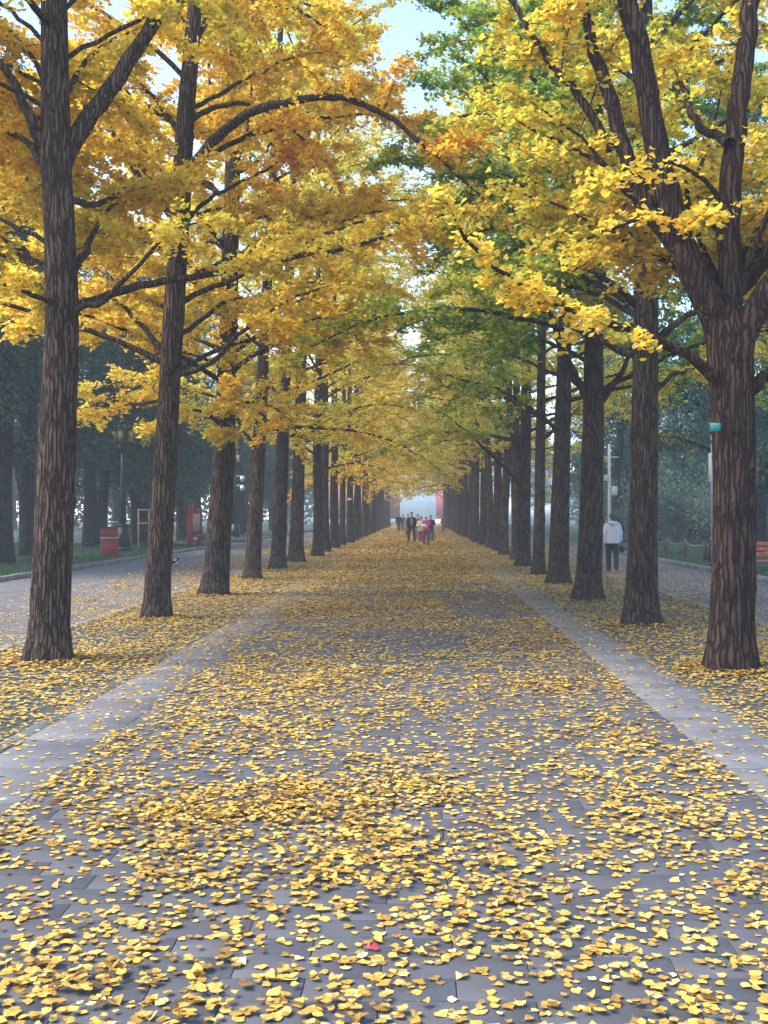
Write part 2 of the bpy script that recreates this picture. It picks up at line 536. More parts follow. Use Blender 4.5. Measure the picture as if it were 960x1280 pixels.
def lerp_along(vals, n):
    vals = np.asarray(vals, float)
    return np.interp(np.linspace(0, 1, n), np.linspace(0, 1, len(vals)), vals)


def hash3(i, j, k):
    h = (i * 374761393 + j * 668265263 + k * 2147483647 + 1013904223) & 0xFFFFFFFF
    h = ((h ^ (h >> 13)) * 1274126177) & 0xFFFFFFFF
    return ((h ^ (h >> 16)) & 0xFFFF) / 65535.0


def vnoise(x, y, z=0.0):
    x, y, z = np.broadcast_arrays(np.asarray(x, float), np.asarray(y, float), np.asarray(z, float))
    i, j, k = np.floor(x).astype(np.int64), np.floor(y).astype(np.int64), np.floor(z).astype(np.int64)
    u, v, w = x - i, y - j, z - k
    u, v, w = (t * t * (3 - 2 * t) for t in (u, v, w))
    def c(a, b, d):
        return hash3(i + a, j + b, k + d)
    def mix(a, b, t):
        return a + (b - a) * t
    return mix(mix(mix(c(0, 0, 0), c(1, 0, 0), u), mix(c(0, 1, 0), c(1, 1, 0), u), v),
               mix(mix(c(0, 0, 1), c(1, 0, 1), u), mix(c(0, 1, 1), c(1, 1, 1), u), v), w)


def unit(v):
    return v / (np.linalg.norm(v, axis=-1, keepdims=True) + 1e-12)


def prisms(p0, p1, r0, r1):
    """Many thin three-sided twigs at once."""
    p0, p1 = np.asarray(p0), np.asarray(p1)
    m = len(p0)
    t = unit(p1 - p0)
    ref = np.where(np.abs(t[:, 2:3]) < 0.9, np.array([[0, 0, 1.0]]), np.array([[1.0, 0, 0]]))
    u = unit(np.cross(t, ref))
    w = np.cross(t, u)
    vs = []
    for p, r in ((p0, r0), (p1, r1)):
        for a in (0, 2.0944, 4.18879):
            vs.append(p + np.asarray(r)[:, None] * (math.cos(a) * u + math.sin(a) * w))
    v = np.stack(vs, 1).reshape(-1, 3)
    q = np.array([[0, 1, 4, 3], [1, 2, 5, 4], [2, 0, 3, 5]])
    f = (np.arange(m)[:, None, None] * 6 + q[None]).reshape(-1, 4)
    return v, f


def leaf_geo(p, d, n, size, fine=False, cup=0.12, rng=None):
    """Fan-shaped ginkgo leaves: base point p, direction d, normal n, width size."""
    d = unit(d)
    n = unit(n - d * (n * d).sum(1, keepdims=True))
    s = np.cross(d, n)
    z = size[:, None]
    c = np.broadcast_to(np.asarray(cup), size.shape)[:, None]
    def at(a, b, e):
        return p + z * (a * s + b * d) + z * c * e * n
    if fine == 2:
        v = np.stack([at(0, 0, 0), at(-.30, .27, .3), at(-.60, .50, 1.0), at(-.50, .72, .9), at(-.26, .93, .5), at(-.05, .97, .1), at(0, .78, -.1),
                      at(.07, .96, .1), at(.28, .94, .45), at(.50, .75, .8), at(.60, .53, 1.1), at(.30, .28, .35), at(0, .45, -.15)], 1)
        t = np.array([[12, j + 1, j] for j in range(11)] + [[12, 0, 11]])
        k = 13
    elif fine > 0:
        v = np.stack([at(0, 0, 0), at(-.53, .55, 1.0), at(-.30, .88, .55), at(0, .80, -.1), at(.27, .92, .5), at(.53, .58, .9)], 1)
        t = np.array([[0, 2, 1], [0, 3, 2], [0, 4, 3], [0, 5, 4]])
        k = 6
    elif fine < 0:
        v = np.stack([at(0, 0, 0), at(-.56, .82, 1.0), at(.56, .82, .6)], 1)
        t = np.array([[0, 2, 1]])
        k = 3
    else:
        v = np.stack([at(0, 0, 0), at(-.53, .66, 1.0), at(0, .90, 0), at(.53, .66, 1.0)], 1)
        t = np.array([[0, 2, 1], [0, 3, 2]])
        k = 4
    f = (np.arange(len(p))[:, None, None] * k + t[None]).reshape(-1, 3)
    return v.reshape(-1, 3), f, len(t)


# ------------------------------------------------------------------ trees
class Ginkgo:
    """One ginkgo: trunk, a mesh for each limb, the fine twigs and the leaves."""
    def __init__(self, seed, base, bark='bark', leaf=0.075, fine=False, area=300.0, tint=0.6, tint_sd=0.12):
        self.rng = np.random.default_rng(seed)
        self.base = np.asarray(base, float)
        self.bark, self.leaf, self.fine, self.area = bark, leaf, fine, area
        self.tint, self.tint_sd = tint, tint_sd
        self.seg, self.lines, self.limbs = [], [], []
        self.trunk = None

    def make_trunk(self, pts, rad, sides=20, ridge=0.0, step=0.3, flare=1.0):
        p = smooth_path(np.asarray(pts, float) - self.base, step)
        r = lerp_along(rad, len(p)) if np.ndim(rad) == 1 and len(rad) != len(pts) else None
        if r is None:
            src = np.asarray(pts, float) - self.base
            s0 = np.concatenate([[0], np.cumsum(np.linalg.norm(np.diff(src, axis=0), axis=1))])
            s1 = np.concatenate([[0], np.cumsum(np.linalg.norm(np.diff(p, axis=0), axis=1))])
            r = np.interp(s1 / s1[-1], s0 / s0[-1], rad)
        ang = np.linspace(0, 2 * math.pi, sides, endpoint=False)
        z = p[:, 2]
        sx = 11.3 * self.base[0] + 3.1 * self.base[1]
        A, Z = np.meshgrid(ang, z)
        ca, sa = np.cos(A), np.sin(A)
        r = np.asarray(r) * .91
        disp = 1 + 0.10 * (vnoise(ca * 1.3 + 9 + sx, sa * 1.3 + 5, Z * 0.55) - 0.5)
        fl = np.clip(1 - Z / 0.55, 0, 1) ** 2
        disp += flare * fl * (0.12 + 0.14 * np.cos(5 * A + sx + 1.5 * np.cos(A * 2 + sx)) + 0.30 * vnoise(ca * 2.2 + 40 + sx, sa * 2.2 + 7, 0.5))
        if ridge:
            k = 24
            warp = 1.9 * vnoise(ca * 2.5 + sx, sa * 2.5 + 3, Z * 1.5) + 0.9 * vnoise(ca * 5 + sx, sa * 5 + 8, Z * 3.1)
            ph = A * k / (2 * math.pi) + warp
            rg = np.abs(2 * (ph - np.floor(ph)) - 1)
            rg2 = np.abs(2 * ((ph * 0.5 + 0.7 * Z) % 1.0) - 1)
            disp += ridge * (np.minimum(rg * 1.6, 1) - 0.6) * (0.65 + 0.5 * rg2)
            disp += ridge * 0.5 * (vnoise(ca * 16 + sx, sa * 16, Z * 9) - 0.5)
        if ridge:
            kr = np.random.default_rng(int(abs(self.base[1]) * 100))
            for _ in range(6):
                a0, z0, sz = kr.uniform(math.pi, 2 * math.pi), kr.uniform(.9, 6.0), kr.uniform(.05, .10)
                da = np.abs((A - a0 + math.pi) % (2 * math.pi) - math.pi) * .22
                q = np.hypot(da, (Z - z0) * .8) / sz
                disp += .13 * np.exp(-q ** 2) - .22 * np.exp(-(q / .42) ** 2)
        mb = MB()
        v, f = tube_geo(p, r, sides, None, disp)
        mb.add(v, f)
        self.trunk = mb
        self.tp, self.tr = p, r
        return self

    def trunk_at(self, z):
        i = np.clip(np.searchsorted(self.tp[:, 2], z), 1, len(self.tp) - 1)
        a, b = self.tp[i - 1], self.tp[i]
        t = np.clip((z - a[2]) / max(1e-6, b[2] - a[2]), 0, 1)
        return a + (b - a) * t, self.tr[i - 1] + (self.tr[i] - self.tr[i - 1]) * t

    def limb(self, pts, r0, r1, leaf_from=0.3, sub=1.0, world=True, sides=7, dens=1.0, rise=0.1, bare=False, spur=0.35, gap=0.28):
        rng = self.rng
        p = np.asarray(pts, float)
        if world:
            p = p - self.base
        p = smooth_path(p, 0.22)
        n = len(p)
        p[1:-1] += rng.normal(0, 0.012, (n - 2, 3)) if n > 2 else 0
        rad = lerp_along([r0, (r0 + r1) / 2, r1], n)
        mb = MB()
        disp = 1 + 0.16 * (rng.random((n, sides)) - 0.5)
        disp[0] *= 1.25
        v, f = tube_geo(p, rad, sides, None, disp)
        mb.add(v, f)
        self.limbs.append(mb)
        if bare:
            return self
        s = np.concatenate([[0], np.cumsum(np.linalg.norm(np.diff(p, axis=0), axis=1))])
        total = s[-1]
        # leaf tufts sitting right on the limb
        for d in np.arange(leaf_from * total, total, 0.30):
            if rng.random() < spur:
                a = np.array([np.interp(d, s, p[:, k]) for k in range(3)])
                b = a + rng.normal(0, 0.1, 3) + [0, 0, 0.05]
                self.lines.append((a, b, dens * 1.6))
        d = leaf_from * total + rng.random() * 0.2
        side = 1 if rng.random() < .5 else -1
        while d < total * 0.99:
            a = np.array([np.interp(d, s, p[:, k]) for k in range(3)])
            b = np.array([np.interp(min(total, d + .1), s, p[:, k]) for k in range(3)])
            t = unit(b - a)
            hv = np.array([t[0], t[1], 0]); hv = unit(hv) if np.linalg.norm(hv) > .15 else unit(np.array([rng.normal(), rng.normal(), 0]))
            an = side * math.radians(rng.uniform(35, 80))
            if abs(t[2]) > 0.75:
                an = rng.uniform(-math.pi, math.pi)
            dv = np.array([hv[0] * math.cos(an) - hv[1] * math.sin(an), hv[0] * math.sin(an) + hv[1] * math.cos(an), rise + rng.normal(0, 0.42)])
            L = sub * rng.uniform(0.6, 1.35) * (1.0 - 0.45 * (d / total - leaf_from))
            self.second(a, unit(dv), L, dens, 0.35 * np.interp(d, s, rad))
            side = -side
            d += rng.uniform(0.6, 1.4) * gap
        self.second(p[-1], unit(p[-1] - p[-2] + [0, 0, -.02]), sub * 0.7, dens, r1 * 0.8)
        return self

    def second(self, a, dv, L, dens, r):
        rng = self.rng
        r = min(max(r, 0.009), 0.02)
        k = 4
        pts = [a]
        cur = dv.copy()
        for i in range(k):
            cur = unit(cur + [rng.normal(0, .1), rng.normal(0, .1), rng.normal(-.05, .07)])
            pts.append(pts[-1] + cur * L / k)
        pts = np.array(pts)
        for i in range(k):
            self.seg.append((pts[i], pts[i + 1], r * (1 - .2 * i), r * (1 - .2 * (i + 1))))
            self.lines.append((pts[i], pts[i + 1], dens * (0.5 if i == 0 else 1.0)))
        d = 0.12 * L
        side = 1
        while d < L:
            i = min(k - 1, int(d / L * k))
            t = d / L * k - i
            a2 = pts[i] + (pts[i + 1] - pts[i]) * t
            tv = unit(pts[i + 1] - pts[i])
            an = side * math.radians(rng.uniform(35, 75))
            dv2 = np.array([tv[0] * math.cos(an) - tv[1] * math.sin(an), tv[0] * math.sin(an) + tv[1] * math.cos(an), tv[2] * .5 + rng.normal(-0.12, .42)])
            l2 = rng.uniform(.18, .5) * (1 - .4 * d / L) * min(1.0, L)
            b2 = a2 + unit(dv2) * l2
            self.seg.append((a2, b2, r * .5, r * .25))
            self.lines.append((a2, b2, dens))
            side = -side
            d += rng.uniform(.08, .2)

    def random_limbs(self, n, z0, z1, reach0, reach1, elev0=(10, 35), elev1=(45, 70), azim=None, dens=1.0, sub=1.0, r=None, gap=.34, leaf_from=.3):
        rng = self.rng
        a0 = rng.uniform(0, 2 * math.pi)
        for k in range(n):
            f = (k + rng.uniform(0, .8)) / n
            z = z0 + (z1 - z0) * f
            a = a0 + k * 2.39996 + rng.normal(0, .25)
            if azim is not None:
                for _ in range(20):
                    if azim(a, z):
                        break
                    a = rng.uniform(0, 2 * math.pi)
            el = math.radians(rng.uniform(*elev0) * (1 - f) + rng.uniform(*elev1) * f)
            Lh = (reach0 * (1 - f) + reach1 * f) * rng.uniform(.8, 1.15)
            p, tr = self.trunk_at(z)
            pts = [p]
            cur = np.array([math.cos(a) * math.cos(el), math.sin(a) * math.cos(el), math.sin(el)])
            st = Lh / 5
            for i in range(5):
                pts.append(pts[-1] + cur * st)
                cur = unit(cur + [rng.normal(0, .13), rng.normal(0, .13), rng.normal(-.07 - .05 * i * (1 - f), .08)])
            rr = r or min(tr * .5, .012 + .009 * Lh)
            self.limb(pts, rr, .012, leaf_from, sub, world=False, dens=dens, gap=gap)
        return self

    def foliage(self, keep=None):
        rng = self.rng
        p0 = np.array([l[0] for l in self.lines]); p1 = np.array([l[1] for l in self.lines])
        w = np.array([l[2] for l in self.lines])
        ln = np.linalg.norm(p1 - p0, axis=1)
        one = (.87 * self.leaf ** 2) * (.46 if self.fine == -1 else .62)
        cnt = rng.poisson(ln * w * self.area / one / (ln * w).sum())
        idx = np.repeat(np.arange(len(p0)), cnt)
        m = len(idx)
        t = rng.random(m)[:, None]
        # spurs: leaves gather in tufts along the twig
        t = np.round(t * 6) / 6 * .75 + t * .25
        p = p0[idx] + (p1[idx] - p0[idx]) * t + rng.normal(0, 1, (m, 3)) * [.045, .045, .045]
        ph = rng.uniform(0, 2 * math.pi, m)
        d = np.stack([np.cos(ph), np.sin(ph), rng.normal(-.25, .35, m)], 1)
        nrm = np.stack([rng.normal(0, .6, m), rng.normal(0, .6, m), np.ones(m)], 1)
        size = self.leaf * rng.uniform(.65, 1.2, m)
        high = (p[:, 2] + self.base[2]) > CAM_H + .56 * (p[:, 1] + self.base[1]) + 1.0
        if self.base[1] > 1:
            size = np.where(high, size * 1.8, size)
            k = ~high | (rng.random(m) < .3)
            p, d, nrm, size = p[k], d[k], nrm[k], size[k]
            m = len(p)
        if keep is not None:
            k = keep(p + self.base)
            p, d, nrm, size = p[k], d[k], nrm[k], size[k]
            m = len(p)
        v, f, nt = leaf_geo(p, d, nrm, size, self.fine, rng.uniform(.02, .3, m))
        tn = self.tint(p + self.base) if callable(self.tint) else np.full(m, self.tint)
        q = p + self.base
        tn = tn + .22 * (vnoise(q[:, 0] * .8 + 50, q[:, 1] * .8 + 50, q[:, 2] * .8) - .5) + rng.normal(0, self.tint_sd, m)
        mb = MB()
        mb.add(v, f, np.repeat(np.clip(tn, .0, 1.0), nt))
        self.nleaf = m
        return mb

    def finish(self, label, keep=None, group='ginkgo trees lining the avenue'):
        root = thing('ginkgo_tree', label, 'tree', self.base, 0, group)
        self.trunk.build('trunk', self.bark, root, True)
        for mb in self.limbs:
            mb.build('limb', self.bark, root, True)
        p0 = np.array([s[0] for s in self.seg]); p1 = np.array([s[1] for s in self.seg])
        r0 = np.array([s[2] for s in self.seg]); r1 = np.array([s[3] for s in self.seg])
        v, f = prisms(p0, p1, r0, r1)
        tw = MB(); tw.add(v, f)
        tag(tw.build('twigs', 'twig', root), kind='stuff')
        tag(self.foliage(keep).build('foliage', 'leaf', root), kind='stuff')
        return root


def copy_tree(o, loc, rz, scale=1.0, shift=0.0):
    r = o.copy(); COL.objects.link(r)
    r.location = loc; r.rotation_euler = (0, 0, rz); r.scale = (scale,) * 3
    for ch in o.children:
        c = ch.copy(); COL.objects.link(c); c.parent = r
        if 'foliage' in ch.name:
            c.color = (1 + shift, 1, 1, 1)
    return r


def P(d, *xy):
    """Pixel points with distances: d is one number or (start, end)."""
    n = len(xy)
    ds = np.linspace(d[0], d[1], n) if isinstance(d, tuple) else np.full(n, d)
    return [px(x, y, e) for (x, y), e in zip(xy, ds)]


NTH = ['first', 'second', 'third', 'fourth', 'fifth', 'sixth', 'seventh', 'eighth', 'ninth', 'tenth', 'eleventh', 'twelfth', 'thirteenth',
       'fourteenth', 'fifteenth', 'sixteenth', 'seventeenth', 'eighteenth', 'nineteenth', 'twentieth', 'twenty-first', 'twenty-second',
       'twenty-third', 'twenty-fourth', 'twenty-fifth', 'twenty-sixth', 'twenty-seventh', 'twenty-eighth', 'twenty-ninth', 'thirtieth']


def not_to_camera(a, z):
    return math.sin(a) > -.15


def not_low_to_camera(a, z):
    return z > 7 or math.sin(a) > -.3


# ------------------------------------------------------------------ ground, paths, kerbs
Y0, Y1 = -12.0, 172.0
XL, XR = -2.31, 2.04            # the dark paved path between the pale strips
rng = np.random.default_rng(7)


def sheet(x0, x1, y0, y1, z):
    mb = MB()
    mb.add([(x0, y0, z), (x1, y0, z), (x1, y1, z), (x0, y1, z)], [[0, 1, 2, 3]])
    return mb


structure('ground', sheet(-110, 110, -20, 330, -0.06), 'ground')


def slab_piece(x0, x1, y0, y1, top=0.0, th=0.03, bev=0.002):
    mb = MB()
    b = bev
    v = [(x0, y0, top - th), (x1, y0, top - th), (x1, y1, top - th), (x0, y1, top - th),
         (x0, y0, top - b), (x1, y0, top - b), (x1, y1, top - b), (x0, y1, top - b),
         (x0 + b, y0 + b, top), (x1 - b, y0 + b, top), (x1 - b, y1 - b, top), (x0 + b, y1 - b, top)]
    q = [(8, 9, 10, 11)]
    for r in (0, 4):
        for j in range(4):
            q.append((r + j, r + (j + 1) % 4, r + 4 + (j + 1) % 4, r + 4 + j))
    mb.add(v, q)
    return mb


path = structure('path', sheet(XL, XR, Y0, Y1, -0.016), 'path_far')
BW, BH, JT = 0.5438, 0.18, 0.0035
full = slab_piece(-BW / 2 + JT / 2, BW / 2 - JT / 2, -BH / 2 + JT / 2, BH / 2 - JT / 2).mesh('paving_slab', 'slab')
half = slab_piece(-BW / 4 + JT / 2, BW / 4 - JT / 2, -BH / 2 + JT / 2, BH / 2 - JT / 2).mesh('paving_slab', 'slab')
n_slab = 0
joined = MB()
row = 0
y = 3.05
while y < 34:
    yc = y + BH / 2
    xs = []
    if row % 2 == 0:
        xs = [(XL + BW * (k + .5), False) for k in range(8)]
    else:
        xs = [(XL + BW / 4, True)] + [(XL + BW * (k + 1), False) for k in range(7)] + [(XR - BW / 4, True)]
    for xc, hf in xs:
        dz = rng.normal(0, .0006)
        if n_slab < 296:
            o = link('paving_slab', half if hf else full, path, (xc, yc, dz))
            o.rotation_euler = (rng.normal(0, .001), rng.normal(0, .001), rng.normal(0, .002))
            n_slab += 1
        else:
            w = (BW / 2 if hf else BW) / 2 - JT / 2
            s = slab_piece(xc - w, xc + w, yc - BH / 2 + JT / 2, yc + BH / 2 - JT / 2, dz)
            joined.add(s.v[0], s.f[0])
    y += BH
    row += 1
tag(joined.build('paving_slabs', 'slab', path), kind='stuff')

# pale granite strips with a dark edging on the outer side
for sx, (a, b, c) in (('left', (-2.31, -2.93, -3.08)), ('right', (2.04, 2.60, 2.75))):
    x0, x1 = min(a, b), max(a, b)
    st = structure('stone_strip', sheet(x0, x1, Y0, Y1, -0.012), 'mortar')
    L = 0.86
    pm = slab_piece(x0 - (x0 + x1) / 2 + .004, x1 - (x0 + x1) / 2 - .004, -L / 2 + .004, L / 2 - .004).mesh('granite_slab', 'granite')
    rest = MB()
    for k in range(190):
        yc = 2.6 + L * (k + .5)
        if yc > Y1:
            break
        dz = rng.normal(.002, .0015)
        if yc < 45:
            o = link('granite_slab', pm, st, ((x0 + x1) / 2, yc, dz))
            o.rotation_euler = (rng.normal(0, .002), rng.normal(0, .002), rng.normal(0, .002))
        else:
            s = slab_piece(x0 + .004, x1 - .004, yc - L / 2 + .004, yc + L / 2 - .004, dz)
            rest.add(s.v[0], s.f[0])
    tag(rest.build('granite_slabs', 'granite', st), kind='stuff')
    e0, e1 = min(b, c), max(b, c)
    ed = structure('edging_strip', sheet(e0, e1, Y0, Y1, -0.02), 'mortar')
    em = slab_piece(e0 - (e0 + e1) / 2 + .003, e1 - (e0 + e1) / 2 - .003, -.496, .496).mesh('edging_stone', 'edging')
    rest = MB()
    for k in range(170):
        yc = 2.6 + k + .5
        if yc > Y1:
            break
        if yc < 36:
            o = link('edging_stone', em, ed, ((e0 + e1) / 2, yc, rng.normal(0, .002)))
            o.rotation_euler = (0, 0, rng.normal(0, .002))
        else:
            s = slab_piece(e0 + .003, e1 - .003, yc - .496, yc + .496, rng.normal(0, .002))
            rest.add(s.v[0], s.f[0])
    tag(rest.build('edging_stones', 'edging', ed), kind='stuff')

structure('tree_bed', sheet(-5.13, -3.08, Y0, Y1, -0.010), 'bed')
structure('tree_bed', sheet(2.75, 5.23, Y0, Y1, -0.010), 'bed')
for x0, x1 in ((-5.27, -5.13), (5.23, 5.38)):
    ln = structure('border_strip', sheet(x0, x1, Y0, Y1, -0.014), 'mortar')
    rest = MB()
    pm = slab_piece(-(x1 - x0) / 2 + .003, (x1 - x0) / 2 - .003, -.496, .496).mesh('border_stone', 'kerb')
    for k in range(165):
        yc = 6 + k + .5
        if yc < 36:
            link('border_stone', pm, ln, ((x0 + x1) / 2, yc, rng.normal(.003, .002)))
        else:
            s = slab_piece(x0 + .003, x1 - .003, yc - .496, yc + .496, rng.normal(.003, .002))
            rest.add(s.v[0], s.f[0])
    tag(rest.build('border_stones', 'kerb', ln), kind='stuff')
structure('side_path', sheet(-10.4, -5.27, Y0, Y1, -0.006), 'side')
structure('side_path', sheet(5.38, 8.6, Y0, Y1, -0.006), 'side')
structure('cross_path', sheet(-40, -10.4, 58.5, 64.0, -0.004), 'side')
structure('cross_path', sheet(10.2, 46, 52.2, 54.4, 0.012), 'granite')

def kerb(x0, x1, spans):
    kb = structure('kerb', sheet(x0, x1, 10, 60, -0.03), 'mortar')
    pm = MB().box((0, 0, .055), (x1 - x0 - .004, .985, .13), bev=.008).mesh('kerb_stone', 'kerb')
    rest = MB()
    for ya, yb in spans:
        y = ya
        while y < yb:
            if y < 62:
                o = link('kerb_stone', pm, kb, ((x0 + x1) / 2, y + .5, rng.normal(0, .003)))
                o.rotation_euler = (0, rng.normal(0, .008), rng.normal(0, .003))
            else:
                rest.box(((x0 + x1) / 2, y + .5, .055), (x1 - x0 - .004, .985, .13))
            y += 1.0
    tag(rest.build('kerb_stones', 'kerb', kb), kind='stuff')

kerb(-10.58, -10.4, [(20, 58), (64, 160)])
kerb(8.6, 8.78, [(18, 160)])

def lawn(x0, x1, y0, y1):
    nx, ny = 24, 50
    X, Y = np.meshgrid(np.linspace(x0, x1, nx), np.linspace(y0, y1, ny))
    Z = .05 + .05 * (vnoise(X * .4 + 60, Y * .4) - .3)
    v = np.stack([X, Y, Z], -1).reshape(-1, 3)
    i = (np.arange(ny - 1)[:, None] * nx + np.arange(nx - 1)[None]).ravel()
    mb = MB(); mb.add(v, np.stack([i, i + 1, i + nx + 1, i + nx], 1))
    return structure('lawn', mb, 'soil', True)

lawn(-60, -10.58, 5, 58.4)
lawn(-60, -10.58, 64.1, 168)
lawn(8.78, 60, 5, 168)


def grass(x0, x1, y0, y1, n, seed, h=.09):
    r = np.random.default_rng(seed)
    x = r.uniform(x0, x1, n); y = y0 + (y1 - y0) * r.random(n) ** 1.3
    k = vnoise(x * 1.1 + 20, y * 1.1 + 9) > .28
    x, y = x[k], y[k]; n = len(x)
    a = r.uniform(0, 6.28, n); w = r.uniform(.006, .014, n) * (1 + y / 40)
    hh = h * r.uniform(.5, 1.5, n)
    b = np.stack([x, y, np.full(n, .055)], 1)
    s = np.stack([np.cos(a) * w, np.sin(a) * w, np.zeros(n)], 1)
    tip = b + np.stack([r.normal(0, .04, n), r.normal(0, .04, n), hh], 1)
    v = np.stack([b - s, b + s, tip], 1).reshape(-1, 3)
    mb = MB(); mb.add(v, np.arange(3 * n).reshape(-1, 3), r.random(n))
    tag(mb.build('grass', 'grass'), 'short green grass growing on the lawn behind the kerb', None, None, 'stuff')

grass(-24, -10.62, 22, 58, 60000, 3)
grass(8.82, 22, 22, 52, 40000, 4, .07)

# ------------------------------------------------------------------ fallen leaves
TRUNKS = [(-4.26, 12.0), (-4.25, 16.9), (-4.24, 21.8), (3.4, 11.3), (3.41, 15.9), (3.34, 20.4), (-4.3, 27), (-4.25, 31.6), (3.5, 25.1)]


def leaf_density(x, y):
    n1 = vnoise(x * .9 + 31, y * .55 + 17)
    n2 = vnoise(x * 2.6 + 7, y * 1.7 + 3)
    n3 = vnoise(x * 6.5 + 70, y * 5 + 30)
    cl = np.clip(.42 * n1 + .38 * n2 + .36 * n3 - .18, 0, 1)
    on_path = (x > XL) & (x < XR)
    d = np.where(on_path, 60 + 1450 * cl ** 2.0, 0)
    strip = ((x <= XL) & (x > -2.93)) | ((x >= XR) & (x < 2.6))
    d = np.where(strip, 25 + 260 * cl ** 2 + np.where(x < 0, 17, 6) * np.clip(y - 8, 0, 12), d)
    bed = ((x <= -2.93) & (x > -5.2)) | ((x >= 2.6) & (x < 5.3))
    d = np.where(bed, 170 + 480 * cl ** 1.3, d)
    far_side = np.where(y > 20, np.clip(1.6 - np.abs(np.abs(x) - 5.2) / 2.2, .06, 1), np.clip(1.1 - np.abs(np.abs(x) - 5.2) / 2.6, .12, 1))
    d = np.where((x <= -5.2) | (x >= 5.3), (30 + 300 * cl) * far_side, d)
    far = np.clip((y - 18) / 12, 0, 1)
    d = np.where(on_path | strip, d * (1 + .45 * far) + 110 * far * np.where(strip, .8, 1), d)
    for bx, by in TRUNKS:
        q = np.hypot(x - bx, y - by)
        d = d + 500 * np.exp(-((q - .36) / .22) ** 2)
    # the swept drift and the heaps near the camera
    for cx, cy, rx, ry, g in ((-1.05, 5.85, .55, .25, 1300), (-.45, 6.3, .7, .25, 700), (-1.3, 3.75, .42, .22, 420), (-.35, 3.55, .35, .12, 330),
                              (1.55, 5.6, .6, .25, 250), (.9, 3.5, .5, .15, 260), (.4, 5.0, .6, .2, 160), (1.2, 4.6, .5, .2, 200)):
        d = d + g * np.exp(-((x - cx) / rx) ** 2 - ((y - cy) / ry) ** 2)
    return d


def scatter(x0, x1, y0, y1, dmax, r):
    n = int((x1 - x0) * (y1 - y0) * dmax)
    x = r.uniform(x0, x1, n); y = r.uniform(y0, y1, n)
    k = r.random(n) * dmax < leaf_density(x, y)
    return x[k], y[k]


def fallen(x, y, r, fine, size):
    n = len(x)
    dn = leaf_density(x, y)
    pile = np.clip((dn - 250) / 600, 0, 1)
    z = .003 + r.random(n) * (.004 + .032 * pile)
    ph = r.uniform(0, 2 * math.pi, n)
    d = np.stack([np.cos(ph), np.sin(ph), r.normal(.0, .03 + .14 * pile, n)], 1)
    nr = np.stack([r.normal(0, .06, n), r.normal(0, .06, n), np.ones(n)], 1)
    p = np.stack([x, y, z], 1)
    sz = size * np.clip(r.lognormal(-.06, .28, n), .4, 1.5)
    tint = np.clip(r.beta(1.7, 1.75, n) + .18 * (vnoise(x * .6, y * .6, 4) - .5) - .12 * pile, 0, 1)
    cup = r.normal(.035, .075, n) + np.where(r.random(n) < .055, r.uniform(.15, .5, n), 0)
    return p, d, nr, sz, tint, cup


r5 = np.random.default_rng(51)
fl = MB()
singles = []
for (x0, x1, y0, y1, fine, size, thin) in ((-3.4, 3.2, 2.9, 6.6, 2, .036, 1), (-3.4, 3.2, 6.6, 12, 1, .043, 1), (-6.2, 6.0, 12, 22, False, .050, 1), (-10.2, 8.5, 22, 42, False, .070, .6), (-10.2, 8.5, 42, 85, False, .12, .24), (-6, 6, 85, 165, False, .2, .08),
                                           (-6.5, -3.4, 5, 12, False, .055, 1), (3.2, 6.5, 5, 12, False, .055, 1), (-10.2, -6.2, 12, 22, False, .058, 1), (6.0, 8.5, 12, 22, False, .058, 1)):
    x, y = scatter(x0, x1, y0, y1, 1900, r5)
    if thin < 1:
        k = r5.random(len(x)) < thin
        x, y = x[k], y[k]
    p, d, nr, sz, tn, cup = fallen(x, y, r5, fine, size)
    lone = np.zeros(len(x), bool)
    if y0 < 3:
        inframe = (y > 3.44) & (x > -.40 * y * .98) & (x < .335 * y)
        order = np.argsort(np.where(inframe, y, 1e9))[:290]
        lone[order] = True
        singles.append((p[lone], d[lone], nr[lone], sz[lone], tn[lone], cup[lone]))
    k = ~lone
    v, f, nt = leaf_geo(p[k], d[k], nr[k], sz[k], fine, cup[k])
    v[:, 2] = np.maximum(v[:, 2], .003)
    fl.add(v, f, np.repeat(tn[k], nt))
    if fine:
        # leaf stalks
        e = unit(d[k] * [1, 1, .3] + r5.normal(0, .3, (k.sum(), 3)) * [1, 1, .2])
        q = p[k] - e * sz[k][:, None] * .55
        q[:, 2] = np.maximum(q[:, 2], .004)
        w = np.cross(e, [0, 0, 1.0]) * .0011
        vv = np.stack([p[k] - w, p[k] + w, q], 1).reshape(-1, 3)
        fl.add(vv, np.arange(len(vv)).reshape(-1, 3), tn[k] * .8)
tag(fl.build('fallen_leaves', 'fallen'), 'yellow ginkgo leaves fallen over the paving and tree beds', None, None, 'stuff')
for pack in singles:
    p, d, nr, sz, tn, cup = pack
    for i in range(len(p)):
        z0 = p[i].copy()
        v, f, nt = leaf_geo(np.zeros((1, 3)), d[i:i + 1], nr[i:i + 1], sz[i:i + 1], 2, cup[i:i + 1])
        v[:, 2] = np.maximum(v[:, 2] + z0[2], .003) - z0[2]
        m1 = MB(); m1.add(v, f, np.full(nt, tn[i]))
        e = unit(d[i] * [1, 1, .3])
        q = -e * sz[i] * .55; q[2] = max(q[2] + z0[2], .004) - z0[2]
        w = np.cross(e, [0, 0, 1.0]) * .0012
        m1.add([-w, w, q], [[0, 1, 2]], [tn[i] * .8])
        o = m1.build('fallen_leaf', 'fallen', None, False, z0)
        tag(o, 'dry yellow ginkgo leaf on the grey slabs closest to the camera', 'leaf', 'loose leaves on the closest slabs')
c = px(462, 1187, 4.0)
